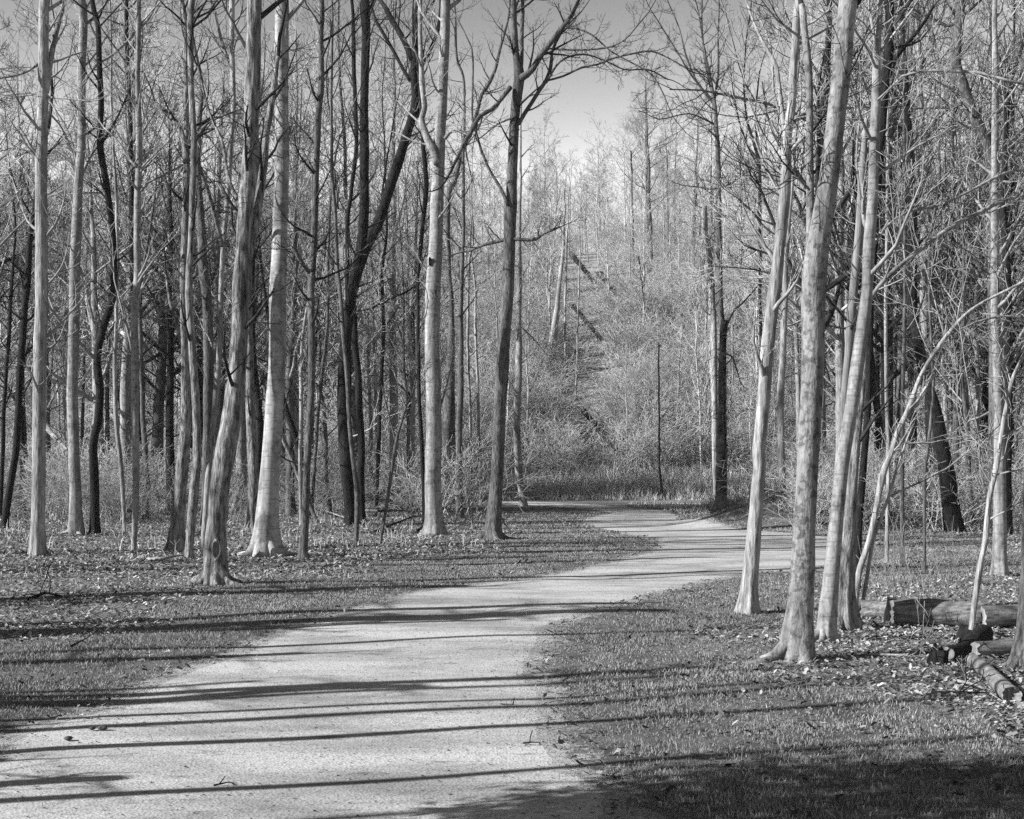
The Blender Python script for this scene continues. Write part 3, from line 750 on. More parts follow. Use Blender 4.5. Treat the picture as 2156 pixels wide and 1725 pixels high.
t('tall thin tree right of the clearing whose limbs fan out against the sky', 'grey', [(1527, 1052, 14), (1524, 900, 12), (1519, 700, 12), (1514, 525, 12), (1513, 385, 11), (1509, 280, 9), (1504, 215, 8), (1486, 140, 5), (1479, 70, 4), (1477, 24, 4)],
  [([(1504, 215, 6), (1497, 170, 5), (1484, 110, 4), (1470, 24, 3)], -.8, dict(twigs=8)), ([(1504, 212, 6), (1512, 150, 5), (1512, 80, 4), (1514, 24, 3)], .5, dict(twigs=8)), ([(1505, 222, 5), (1475, 185, 4), (1448, 130, 4), (1430, 60, 3), (1415, 24, 3)], .6, dict(twigs=8)),
   ([(1508, 265, 5), (1490, 255, 4), (1450, 240, 3), (1400, 250, 3)], -.6, dict(twigs=8)), ([(1504, 214, 4), (1460, 165, 4), (1427, 112, 3), (1395, 60, 3), (1370, 20, 2)], -1, dict(twigs=10)), ([(1513, 396, 5), (1535, 388, 4), (1550, 380, 3)], .2), ([(1512, 396, 4), (1495, 398, 4), (1470, 394, 3)], .2)], tw=26, tl=1.2, flare=.2, f0=.3)
t('vine-tangled dark stem between the thin fan-shaped tree and the pale pair on the right', 'dark', [(1603, 1060, 9), (1602, 900, 7), (1601, 700, 7), (1600, 525, 7), (1598, 350, 7), (1575, 260, 5), (1566, 180, 4), (1570, 100, 3), (1580, 24, 3)],
  [([(1596, 350, 5), (1580, 320, 4), (1560, 270, 4), (1545, 200, 3)], -.5, dict(twigs=8)), ([(1600, 340, 4), (1590, 250, 4), (1600, 150, 3)], .5, dict(twigs=8))], tw=26, tl=1.0, flare=.1)
t('pale kinked trunk standing alone on the grass right of the path, forking high', 'pale', [(1573, 1287, 46), (1579, 1220, 32), (1584, 1164, 30), (1595, 1044, 28), (1600, 985, 27), (1598, 944, 26), (1607, 844, 27), (1616, 724, 28), (1631, 604, 27), (1636, 570, 25), (1645, 490, 24), (1654, 402, 24), (1656, 297, 22), (1661, 262, 20), (1668, 210, 17), (1671, 140, 17), (1676, 70, 17), (1678, 24, 17)],
  [([(1655, 290, 12), (1645, 220, 10), (1634, 140, 9), (1619, 112, 8), (1598, 77, 6), (1580, 35, 5), (1572, 10, 4)], .5), ([(1652, 262, 6), (1630, 200, 5), (1620, 90, 4), (1590, 24, 3)], .8), ([(1668, 262, 7), (1680, 250, 7), (1692, 241, 5), (1741, 231, 5), (1780, 228, 4), (1832, 227, 3)], .7), ([(1641, 350, 6), (1620, 325, 5), (1600, 290, 4), (1590, 250, 3)], .5)], tw=8, flare=.8)
t('slim stem behind the pale kinked trunk, with roots on the dark mound', 'pale', [(1645, 1066, 26), (1645, 1030, 18), (1646, 964, 15), (1644, 844, 15), (1650, 684, 14), (1654, 604, 13), (1656, 525, 11), (1664, 420, 9), (1672, 330, 7)], dep=37, tw=12, flare=.9)
t('largest trunk at the right, mottled with lichen, a second stem joined at its left', 'lichen',
  [(1676, 1391, 80), (1680, 1330, 60), (1683, 1290, 54), (1689, 1193, 50), (1691, 1124, 46), (1698, 1004, 44), (1706, 884, 46), (1711, 764, 47), (1713, 644, 50), (1718, 560, 50), (1733, 455, 43), (1748, 350, 40), (1760, 245, 38), (1773, 140, 38), (1782, 24, 38)],
  [([(1708, 560, 26), (1707, 500, 20), (1706, 455, 17), (1706, 385, 17), (1704, 315, 16), (1703, 245, 15), (1701, 175, 16), (1697, 105, 16), (1692, 60, 15), (1688, 10, 13)], .25, dict(twigs=3)),
   ([(1704, 400, 6), (1690, 385, 6), (1672, 368, 5)], -.1, dict(tl=.4)), ([(1726, 620, 8), (1742, 605, 6), (1748, 590, 3)], 0, dict(tl=.2, lev=0, twigs=2, tend=False))], tw=0, flare=.5, sides=48, furrow=.02, f0=.6, roots=2)
t('smooth grey trunk just right of the largest one, with long boughs reaching right', 'smooth',
  [(1736, 1352, 48), (1742, 1290, 36), (1748, 1229, 33), (1754, 1157, 30), (1764, 1064, 28), (1776, 964, 28), (1792, 864, 28), (1806, 764, 29), (1818, 684, 27), (1827, 604, 24), (1829, 525, 24), (1836, 420, 22), (1839, 315, 20), (1844, 210, 20), (1846, 105, 16), (1853, 24, 12)],
  [([(1822, 655, 14), (1832, 630, 11), (1850, 604, 9), (1888, 564, 10), (1937, 525, 10), (1975, 497, 9), (2014, 472, 11), (2060, 450, 9), (2119, 420, 8), (2170, 416, 7)], .9, dict(twigs=12, tl=.7)),
   ([(1838, 525, 6), (1845, 505, 6), (1867, 476, 5), (1913, 445, 6), (1972, 434, 6), (2035, 406, 6), (2119, 364, 7), (2170, 358, 6)], .6, dict(twigs=12, tl=.7)),
   ([(1846, 212, 4), (1870, 190, 4), (1899, 161, 6), (1937, 150, 6), (1997, 150, 6), (2060, 154, 7), (2112, 168, 6), (2170, 182, 5)], -.5, dict(twigs=14, tl=.7)),
   ([(1845, 120, 8), (1839, 70, 7), (1830, 20, 6)], 0), ([(1812, 420, 4), (1803, 330, 4), (1812, 240, 3)], .2)], tw=6, flare=.5, f0=.6, roots=5)
t('broad bleached trunk with a split dark side behind the smooth grey one', 'scaly', [(1772, 1322, 78), (1774, 1270, 50), (1776, 1229, 42), (1781, 1157, 36), (1790, 1064, 26), (1800, 964, 21), (1810, 864, 18), (1820, 764, 14), (1826, 690, 10)], tw=2, stump=True, flare=.7, tl=.5, roots=6)
t('white barkless stem rising behind the smooth grey trunk to a pointed tip', 'wood', [(1756, 1215, 18), (1760, 1090, 16), (1766, 960, 14), (1774, 884, 15), (1784, 764, 17), (1794, 644, 19), (1802, 560, 19), (1812, 455, 18), (1818, 332, 14), (1824, 250, 8)], tw=6, stump=True, tl=.6, flare=.2, name='dead_tree', cat='dead tree')
t('dark rough stem rising right of the bleached trunk with a bough slanting up right', 'dark', [(1804, 1240, 20), (1808, 1124, 15), (1816, 1004, 15), (1826, 884, 14), (1830, 764, 12), (1834, 640, 12), (1840, 540, 13), (1848, 420, 14), (1856, 280, 16), (1864, 175, 18), (1871, 105, 20), (1872, 24, 18)],
  [([(1870, 160, 14), (1881, 129, 12), (1895, 108, 10), (1923, 77, 8), (1948, 45, 7), (1966, 14, 6)], .4)], tw=8, flare=.3)
t('crooked sapling leaning far right from the bleached trunk, thicker of two', 'pale',
  [(1797, 1297, 17), (1808, 1211, 13), (1830, 1139, 12), (1846, 1060, 12), (1856, 1004, 16), (1864, 980, 13), (1872, 964, 11), (1892, 904, 11), (1912, 862, 11), (1936, 796, 9), (1972, 736, 9), (2000, 700, 9), (2032, 664, 7), (2072, 636, 6), (2128, 608, 6), (2165, 588, 5)],
  [([(1895, 895, 9), (1915, 870, 10), (1940, 835, 10), (1955, 805, 11), (1966, 788, 10)], .2, dict(tl=.3, twigs=3, tend=False)), ([(2002, 700, 6), (2028, 692, 5), (2052, 680, 5), (2084, 670, 5), (2128, 666, 4), (2165, 674, 4)], .4, dict(twigs=6)), ([(1990, 712, 4), (1975, 660, 3), (1960, 600, 3), (1935, 520, 2)], .4)], tw=8, flare=.3, stump=True, name='sapling', cat='sapling')
t('thin twin shoot beside the leaning sapling, its side branch arching right', 'pale',
  [(1809, 1296, 10), (1826, 1211, 8), (1837, 1143, 8), (1855, 1090, 7), (1872, 1044, 6), (1888, 990, 5), (1905, 940, 4), (1923, 896, 3)],
  [([(1872, 1046, 5), (1900, 1032, 4), (1936, 1016, 4), (1965, 1000, 4), (1992, 988, 4), (2048, 944, 3), (2100, 900, 2), (2150, 850, 2)], .4, dict(twigs=6, tl=.4, lev=1))], tw=5, tl=.4, flare=.2, stump=True, name='sapling', cat='sapling')
t('thick dark trunk leaning left at mid distance on the right', 'dark', [(2010, 1122, 46), (1998, 1030, 36), (1986, 950, 30), (1968, 864, 26), (1950, 800, 24), (1934, 724, 23), (1921, 640, 22), (1919, 525, 22), (1921, 420, 20), (1916, 297, 16), (1908, 227, 14), (1902, 100, 10), (1900, 24, 8)], tw=16, flare=.5)
t('dark leaning trunk crossing behind the crooked sapling', 'dark', [(1894, 1096, 20), (1872, 1010, 18), (1856, 944, 18), (1847, 864, 16), (1838, 790, 14), (1830, 700, 12)], tw=8, flare=.3)
t('straight grey trunk near the right edge with a pale flared foot', 'smooth', [(2103, 1213, 36), (2105, 1150, 27), (2105, 1004, 24), (2102, 884, 21), (2100, 764, 21), (2096, 644, 18), (2095, 560, 18), (2095, 455, 17), (2094, 330, 16), (2096, 175, 14), (2095, 24, 10)], tw=14, flare=.7)
t('black straight trunk right against the grey one at the right edge', 'dark', [(2124, 1130, 20), (2122, 1004, 17), (2124, 884, 17), (2120, 764, 18), (2121, 644, 18), (2122, 577, 16), (2112, 455, 14), (2116, 315, 12), (2123, 210, 10), (2132, 157, 9), (2148, 110, 8), (2160, 60, 7)], tw=16, flare=.3)
t('crooked trunk bending left in the upper right corner', 'grey', [(2094, 1112, 22), (2092, 900, 20), (2090, 600, 19), (2092, 400, 19), (2088, 330, 20), (2078, 300, 22), (2060, 262, 23), (2040, 217, 23), (2025, 175, 23), (2012, 133, 21), (2016, 70, 22), (2021, 24, 22)],
  [([(2030, 215, 8), (2018, 222, 8), (2000, 226, 7), (1960, 228, 5), (1920, 228, 4)], .3), ([(2012, 50, 8), (1990, 55, 6), (1965, 40, 5), (1940, 30, 4)], .3)], tw=14, flare=.3)
t('slim pale leaning stem rising from a rotten stump at the right', 'pale', [(2042, 1334, 14), (2053, 1265, 12), (2064, 1193, 14), (2068, 1170, 11), (2075, 1139, 12), (2084, 1044, 11), (2096, 984, 12), (2108, 904, 9), (2120, 844, 9), (2130, 800, 8), (2156, 744, 6), (2175, 690, 5)],
  [([(2080, 1044, 4), (2064, 1000, 4), (2060, 924, 3), (2044, 844, 3), (2030, 760, 2)], .2, dict(tl=.4, lev=1)), ([(2097, 980, 4), (2115, 960, 3), (2140, 930, 3), (2165, 905, 2)], -.2, dict(tl=.4, lev=1)), ([(2094, 985, 4), (2075, 950, 3), (2040, 915, 2)], .2, dict(tl=.3, lev=1))], tw=8, tl=.5, flare=.2, name='sapling', cat='sapling', stump=True)
t('flared tree foot cut off by the right edge beside the rotting log', 'scaly', [(2150, 1412, 60), (2156, 1370, 40), (2160, 1322, 34), (2164, 1250, 32), (2172, 1000, 30), (2185, 700, 28), (2196, 400, 26)], tw=0, crown=3, flare=.7, roots=4)
for lab, bk, pp in [
    ('thin pale pole right of the crooked sapling, first of the slim background stems', 'pale', [(1866, 1186, 12), (1870, 1004, 9), (1866, 804, 8), (1866, 604, 8), (1867, 490, 7), (1869, 315, 6), (1870, 180, 5)]),
    ('thin grey pole just left of the thick dark leaning trunk', 'grey', [(1900, 1190, 13), (1900, 1004, 9), (1900, 844, 8), (1904, 684, 8), (1906, 604, 7), (1905, 450, 8), (1904, 350, 7), (1903, 200, 5)]),
    ('very thin dark stem in front of the thick leaning trunk', 'grey', [(1946, 1205, 8), (1948, 1004, 7), (1961, 884, 7), (1966, 804, 6), (1960, 720, 6), (1956, 624, 6), (1958, 500, 5)]),
    ('pale trunk lit at its foot, right of the thick leaning trunk', 'pale', [(2030, 1066, 20), (2032, 884, 17), (2028, 764, 15), (2030, 684, 12), (2028, 604, 9), (2025, 450, 8), (2020, 300, 6)]),
    ('slim stem twisting up left of the pale lit background trunk', 'grey', [(2016, 1060, 11), (2010, 900, 10), (2014, 764, 10), (2004, 660, 8), (1996, 560, 7)]),
    ('slim light stem behind the top of the thick leaning trunk', 'pale', [(1990, 1075, 12), (1992, 884, 9), (1985, 764, 10), (1984, 650, 8), (1975, 500, 6)]),
    ('thin grey stem between the largest trunk and the pale kinked trunk', 'grey', [(1736, 1062, 9), (1735, 900, 8), (1733, 700, 7), (1730, 500, 6)]),
    ('slim stem just left of the crooked trunk by the right edge', 'pale', [(2062, 1080, 12), (2060, 900, 10), (2056, 700, 9), (2060, 450, 8), (2066, 200, 6)]),
    ('thin light stem far behind the gap left of the central trunk', 'pale', [(1012, 1062, 7), (1008, 884, 6), (1002, 704, 6), (1000, 604, 5)]),
    ('thin light stem with a twin close by, left of the grey lumpy stem', 'pale', [(992, 1066, 7), (990, 884, 6), (985, 704, 6), (988, 560, 5)]),
    ('black leaning pole between two pale stems at the far left', 'dark', [(0, 1100, 10), (6, 950, 9), (12, 800, 8), (22, 650, 8), (28, 560, 6)]),
    ]:
    t(lab, bk, pp, tw=12, flare=.2)

# oval scar on the big rough trunk and the hole in the light one
def oval(name, parent, x, y, dep, wpx, hpx, m, ring=None, sink=.0, off=0.0):
    c = at(x, y, dep - off); rx = wpx * .5 * dep / F; rz = hpx * .5 * dep / F
    V = []; k = 24
    for s, dy in ((1.0, .02), (.86, -.012), (.6, sink), (0, sink * 1.2)):
        for q in range(k):
            a = q * 2 * math.pi / k; wob = 1 + .06 * math.sin(3 * a + 1)
            V.append((c[0] + rx * s * wob * math.cos(a), c[1] + dy + abs(math.cos(a)) * s * rx * .35, c[2] + rz * s * wob * math.sin(a)))
    Q = [(r * k + q, (r * k + (q + 1) % k), ((r + 1) * k + (q + 1) % k), (r + 1) * k + q) for r in range(3) for q in range(k)]
    return link(name, mesh_np(name, np.array(V) - np.array(parent.location), Q, mat=m), parent)
scar_o = oval('scar', hero, 455, 1158, gd(1230), 19, 46, M['wood'], sink=.03, off=.20)
scar_o['label'] = 'smooth pale oval scar where a limb was lost'
lf = [o for o in bpy.data.objects if o.get('label', '').startswith('light sturdy trunk with a small dark hole')][0]
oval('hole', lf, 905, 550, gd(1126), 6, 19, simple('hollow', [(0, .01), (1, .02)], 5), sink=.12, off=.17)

# ------------------------------------------------------------------ vines hanging on the snags
for o in [q for q in bpy.data.objects if q.get('category') == 'dead tree' and ('vines' in q['label'])]:
    T = Tubes(); d = o.location.y; sc = d / F
    base = 1483 if 'topless' in o['label'] else 1521
    y0, y1 = (440, 640) if base == 1483 else (690, 960)
    for k in range(75):
        yy = rnd(y0, y1); x0, _, z0 = at(base + (yy - 440) * (.08 if base == 1483 else 0), yy, d)
        a = rnd(0, 6.28); out = rnd(.1, .8)
        p = (x0, d, z0); pts = [p]; vx, vy = math.cos(a) * out * .4 - .05, math.sin(a) * out * .4; vz = rnd(-.1, .2)
        for s in range(5):
            p = (p[0] + vx + rnd(-.06, .06), p[1] + vy, p[2] + vz); pts.append(p); vx *= .6; vy *= .6; vz -= rnd(.08, .2)
        T.add(pts, [.009, .009, .008, .007, .006, .005], 3)
    T.build('vines', M['twig'], o, o.location)

# ------------------------------------------------------------------ template trees copied through the woods
def template(h, r, nb, lev=3, lean=.03, b0=.3, kids=(6, 4, 3), fork=False, seed=0, wide=.34, taper=.9):
    random.seed(seed)
    P, Rr = [(0, 0, -.15)], [r * 1.25]
    m = 9; x = y = 0; lx, ly = rnd(-lean, lean), rnd(-lean, lean)
    for k in range(1, m + 1):
        x += lx * h / m + rnd(-.09, .09); y += ly * h / m + rnd(-.09, .09)
        P.append((x, y, h * k / m)); Rr.append(max(.01, r * (1 - taper * (k / m) ** 1.1)))
    tv = trunk_arrays(P, Rr, 9, .35, .35, .05, 0, seed, .01)
    T = Tubes()
    for k in range(nb):
        f = b0 + (1 - b0) * (k + rnd(0, 1)) / nb
        q_ = f * m; i = min(int(q_), m - 1); a = q_ - i
        q = tuple(P[i][c] * (1 - a) + P[i + 1][c] * a for c in range(3))
        az = k * 2.4 + rnd(-.5, .5); el = rnd(.35, 1.05)
        rr = Rr[i] * (1 - a) + Rr[i + 1] * a
        grow(T, q, (math.cos(az) * math.cos(el), math.sin(az) * math.cos(el), math.sin(el)), h * wide * (1.12 - .8 * abs(f - .45)) * rnd(.7, 1.2) * (1 - .45 * f), min(rr * rnd(.35, .6), r * .5), lev, up=.1, kids=kids, rmin=.007, wig=.24)
    return tv, T.arrays()

TPL = []
for k, (h, r, nb, b0, lean, wd) in enumerate([(15, .15, 20, .25, .03, .26), (17, .2, 20, .3, .05, .27), (12, .1, 16, .22, .06, .25), (18, .13, 18, .4, .03, .22), (10, .07, 14, .15, .08, .27), (16, .24, 20, .25, .07, .32)]):
    TPL.append(template(h, r, nb, 3, lean, b0, seed=100 + k, wide=wd))
TPL.append(template(13, .11, 7, 2, .03, .5, kids=(4, 3), seed=120, wide=.2))
TPL.append(template(13, .11, 6, 2, .02, .75, kids=(3, 2), seed=121, wide=.12, taper=.35))
MESH = {}
for k, (tv, cv) in enumerate(TPL):
    for mt, tw_ in (('dark', 'twig'), ('grey', 'twigmid'), ('pale', 'twigpale'), ('grey', 'twig'), ('pale', 'twigmid')):
        a = MESH.get((k, mt, 't')) or mesh_np('trunk', *tv, mat=M[mt]); MESH[(k, mt, 't')] = a
        MESH[(k, tw_, 'c')] = MESH.get((k, tw_, 'c')) or mesh_np('crown', cv[0], cv[1], mat=M[tw_])
random.seed(5)
def copy_tree(k, mt, tw_, x, y, s, label, group, rz=None, sx=1):
    o = thing('bare_tree', label, 'tree', (x, y, float(gz(x, y))), group)
    o.rotation_euler = (0, 0, rnd(0, 6.28) if rz is None else rz); o.scale = (s * sx, s * sx, s)
    link('trunk', MESH[(k, mt, 't')], o); link('crown', MESH[(k, tw_, 'c')], o)
    return o

LG = [(1262, 81), (1238, 99), (1228, 108), (1388, 63)]
def clear(f, d):
    v = f * F + CX
    return not any(abs(v - a) < 46 and 64 < d < b + 1.5 for a, b in LG)
placed = []
def free(x, y, r):
    for a, b in placed:
        if (a - x) ** 2 + (b - y) ** 2 < r * r: return False
    if 42 < y < 68 and abs(x - 4.5) < 5: return False
    if x < 1 and abs(y - 56.5 - .306 * (x - 1.5)) < 4.5: return False
    if pdist(np.array([x]), np.array([y]))[0] < 1.2 or inside(np.array([x]), np.array([y]))[0]: return False
    return True

def wood(n, d0, d1, side, label, group, kinds, s0, s1, r=1.3, xr=None):
    c = 0; tries = 0
    while c < n and tries < n * 60:
        tries += 1
        d = d0 + (d1 - d0) * random.random() ** .8
        f = rnd(*xr) if xr else rnd(*side)
        x = f * d
        if not free(x, d, r) or not clear(f, d) or (-.07 < f < .0 and d > 45): continue
        placed.append((x, d)); mt, tw_ = random.choice(kinds)
        copy_tree(random.randrange(6), mt, tw_, x, d, rnd(s0, s1), label, group, sx=rnd(.8, 1.1))
        c += 1
wood(56, 43, 63, (-.42, -.03), 'slim leafless tree in the woods behind the row of trunks left of the path', 'leafless trees in the woods left of the path', [('dark', 'twig'), ('dark', 'twig'), ('grey', 'twigmid'), ('pale', 'twigpale'), ('pale', 'twigmid')], .75, 1.15)
wood(46, 36, 62, (.2, .44), 'slim leafless tree in the woods behind the trunks right of the path', 'leafless trees in the woods right of the path', [('dark', 'twig'), ('dark', 'twig'), ('grey', 'twigmid'), ('pale', 'twigpale'), ('pale', 'twigmid')], .75, 1.15)
wood(72, 74, 128, (-.42, .42), 'pale leafless tree on the sunlit hillside', 'pale leafless trees on the hillside', [('pale', 'twigpale'), ('pale', 'twigmid'), ('grey', 'twigmid')], .5, .85, 2.0)

# trees whose shadows cross the path, plus unseen snags added to darken lower left
OFF = [(690, 1643, 5.2, 2, .7), (690, 1549, 5.4, 2, .75), (690, 1503, 7.5, 2, .85), (690, 1486, 6.2, 0, .6), (690, 1458, 9, 2, 1), (690, 1355, 7.5, 2, 1.0), (690, 1316, 10, 0, .8, .55), (690, 1306, 12, 4, 1, .5), (500, 1325, 7, 0, 1, .5), (420, 1240, 6.5, 0, 1), (690, 1432, 10, 4, .8, .5), (500, 1210, 9, 1, .8), (1900, 1640, 13, 0, 1), (1500, 1700, 10.5, 3, 1), (300, 1250, 8, 0, 2.4, .5), (300, 1262, 9.5, 0, 2.0, .5), (200, 1332, 6, 0, 2.2, .5), (200, 1318, 8, 0, 2.2, .6), (900, 1152, 11, 0, 2.2, .6), (900, 1180, 11, 0, 2.2, .6), (1000, 1188, 10, 0, 1.6, .6), (1000, 1118, 14, 0, 2.4, .6), (500, 1250, 9, 0, 1.5, .6), (300, 1452, 5.5, 0, 1.2, .5), (60, 1592, 4.2, 0, 1.0, .2), (30, 1560, 4.2, 0, .9, .2), (40, 1628, 4.0, 0, .9, .2), (30, 1660, 3.8, 0, 1.1, .2), (60, 1520, 4.6, 0, 1.0, .22), (100, 1478, 5.5, 0, 1.2, .34), (150, 1400, 6, 0, 1.5, .4), (500, 1302, 7, 0, 1.8, .55), (500, 1312, 8, 0, 1.8, .55)]
PR = [('kinked', 1573, 1287), ('largest', 1676, 1391), ('smooth', 1736, 1352), ('bleached', 1772, 1322), ('forked', 913, 1126), ('beech', 560, 1172), ('hero', 455, 1230)]
for px_, py_, tt, k, sx_, *hs_ in OFF:
    d = gd(py_); x = (px_ - CX) * d / F
    x -= math.cos(R(SUN_AZ)) * tt; d -= math.sin(R(SUN_AZ)) * tt
    sc_ = rnd(.8, 1.0) * (hs_[0] if hs_ else 1)
    if hs_: sx_ /= hs_[0]
    for nm, hx_, hy_ in PR:
        hd = gd(hy_); hX = (hx_ - CX) * hd / F; al = (hX - x) * math.cos(R(SUN_AZ)) + (hd - d) * math.sin(R(SUN_AZ)); pe = -(hX - x) * math.sin(R(SUN_AZ)) + (hd - d) * math.cos(R(SUN_AZ))
        if abs(pe) < .45 and al > 0 and 13 * sc_ - al * math.tan(R(SUN_EL)) > 0: print('SHADES', nm, (px_, py_), round(pe, 2), round(13 * sc_ - al * math.tan(R(SUN_EL)), 1))
    copy_tree(7 if hs_ else 6, 'grey', 'twig', x, d, sc_, 'unseen leafless tree or short snag placed left of the photographer for its shadow', 'leafless trees left of the photographer', sx=sx_)

def evergreen(name, label, cat, x, y, h, r, z0, n):
    o = thing(name, label, cat, (x, y, float(gz(x, y))))
    tv = trunk_arrays([(0, 0, -.1), (.03, 0, h * .5), (0, .02, h)], [.05, .04, .012], 10, .2, .3, .05)
    link('trunk', mesh_np('trunk', *tv, mat=M['grey']), o)
    u = rng.random(n); th = rng.random(n) * 6.28; zz = z0 + (h - z0) * rng.random(n)
    prof = np.sin(np.clip((zz - z0) / (h - z0), 0, 1) * 2.7 + .35)
    rr = r * prof * np.sqrt(u) * (1 + .25 * np.sin(th * 5 + zz * 4))
    c = np.stack([rr * np.cos(th), rr * np.sin(th), zz + .1 * rng.normal(0, 1, n)], -1)
    a1 = rng.normal(0, 1, (n, 3)); a1 /= np.linalg.norm(a1, axis=1, keepdims=True)
    a2 = np.cross(a1, rng.normal(0, 1, (n, 3))); a2 /= np.linalg.norm(a2, axis=1, keepdims=True)
    V = np.stack([c - a1 * .06, c + a2 * .02, c + a1 * .06, c - a2 * .02], 1).reshape(-1, 3)
    link('crown', mesh_np('crown', V, np.arange(n)[:, None] * 4 + np.arange(4), mat=M['needle'], smooth=False), o)
M['needle'] = simple('needles', [(.3, .04), (.7, .09)], 8)
evergreen('evergreen_tree', 'unseen small evergreen added beside the photographer to shade the grass at the lower right', 'tree', -3.65, 5.2, 4.1, .95, 2.1, 6500)  # added out of view so its shadow darkens the lower right corner
#evergreen('evergreen_shrub', 'evergreen shrub left of the photographer shading the lower left corner', 'shrub', -4.3, 6.6, 1.3, .6, .1, 2600)

# ------------------------------------------------------------------ undergrowth and the far woods (uncountable)
def merge(name, tpls, places, mat, label, cat):
    Vs, Qs, off = [], [], 0
    for (x, y, s, a, k, sx) in places:
        V, Q = tpls[k]
        c, s_ = math.cos(a), math.sin(a)
        W = np.empty_like(V)
        W[:, 0] = x + (V[:, 0] * c - V[:, 1] * s_) * s * sx
        W[:, 1] = y + (V[:, 0] * s_ + V[:, 1] * c) * s * sx
        W[:, 2] = float(gz(x, y)) + V[:, 2] * s
        Vs.append(W); Qs.append(Q + off); off += len(V)
    return tag(link(name, mesh_np(name, np.concatenate(Vs), np.concatenate(Qs), mat=mat)), label, cat, kind='stuff')

def shrub(seed, h=1.6, n=16, lev=2, rmin=.004):
    random.seed(seed); T = Tubes()
    for k in range(n):
        az = rnd(0, 6.28); el = rnd(.7, 1.45); b = (rnd(-.35, .35), rnd(-.35, .35), -.03)
        grow(T, b, (math.cos(az) * math.cos(el), math.sin(az) * math.cos(el), math.sin(el)), h * rnd(.6, 1.15), rnd(.005, .012), lev, up=.03, kids=(5, 4), rmin=rmin, wig=.25, ratio=(.35, .6))
    return T.arrays()
SH = [shrub(300 + k) for k in range(5)]
random.seed(8)
pl = []
while len(pl) < 300:
    d = 27 + 40 * random.random() ** .9; side = random.random() < .5
    x = rnd(-.42, -.02) * d if side else rnd(.19, .44) * d
    if d < 37 and side: continue
    if d < 33: continue
    if pdist(np.array([x]), np.array([d]))[0] < .8: continue
    pl.append((x, d, rnd(.7, 1.35), rnd(0, 6.28), random.randrange(5), 1.2))
half = len(pl) // 2
merge('undergrowth', SH, pl[:half], M['twigpale'], 'tangled leafless brush filling the woods between the trunks', 'undergrowth')
merge('brushwood', SH, pl[half:], M['twigmid'], 'darker leafless brush tangled among the undergrowth', 'undergrowth')
pl = []
for k in range(6):
    x = rnd(3.0, 7); y = rnd(62, 67)
    if True: pl.append((x, y, rnd(.4, .8), rnd(0, 6.28), random.randrange(5), 1.3))
merge('thicket', SH, pl, M['twigmid'], 'dense dark brush behind the pale grass at the far bend', 'thicket')

random.seed(12)
pl = []
for k in range(40):
    x = rnd(5.0, 9.5); y = rnd(35.2, 38)
    pl.append((x, y, rnd(.22, .42), rnd(0, 6.28), random.randrange(5), 1.6))
merge('brambles', SH, pl, M['twig'], 'low dark brush added over the mound beside the path for a shaded tone', 'brambles')  # dark brush added here to give the mound its shade

SM = []
for k in range(6):
    random.seed(400 + k); T = Tubes(); h = rnd(9, 13)
    P = [(0, 0, -.3)]; x = y = 0
    for q in range(1, 7):
        x += rnd(-.15, .15); y += rnd(-.15, .15); P.append((x, y, h * q / 6))
    T.add(P, [.085, .075, .065, .055, .04, .025, .01], 5)
    for q in range(12):
        f = .2 + .8 * (q + rnd(0, 1)) / 12; i = min(int(f * 6), 5); a = f * 6 - i
        b = tuple(P[i][c] * (1 - a) + P[i + 1][c] * a for c in range(3)); az = q * 2.4; el = rnd(.5, 1.15)
        grow(T, b, (math.cos(az) * math.cos(el), math.sin(az) * math.cos(el), math.sin(el)), h * .26 * (1.1 - .6 * f), .03, 2, kids=(6, 5), rmin=.011, up=.1)
    SM.append(T.arrays())
random.seed(9)
pl = []
for k in range(560):
    d = 69 + 90 * random.random() ** 1.1
    fx = rnd(-.46, .46)
    if not clear(fx, d): continue
    pl.append((fx * d, d, rnd(.6, 1.0), rnd(0, 6.28), random.randrange(6), 1.0))
merge('distant_woods', SM, pl[:380], M['twigpale'], 'sunlit leafless woods covering the far hillside', 'woods')
merge('distant_thicket', SM, pl[380:], M['twigmid'], 'greyer leafless woods covering the far hillside', 'woods')
pl = []
for k in range(750):
    d = 66 + 70 * random.random() ** 1.3
    fx = rnd(-.44, .44)
    if not clear(fx, d) or (-.05 < fx < .18 and d < 70): continue
    pl.append((fx * d, d, rnd(1.0, 2.0), rnd(0, 6.28), random.randrange(5), 1.3))
for k in range(260):
    d = rnd(70, 90); fx = rnd(-.04, .2)
    if clear(fx, d): pl.append((fx * d, d, rnd(1.0, 1.8), rnd(0, 6.28), random.randrange(5), 1.3))
merge('hillside_brush', SH, pl, M['twigpale'], 'pale tangled brush on the slope of the hill', 'brush')

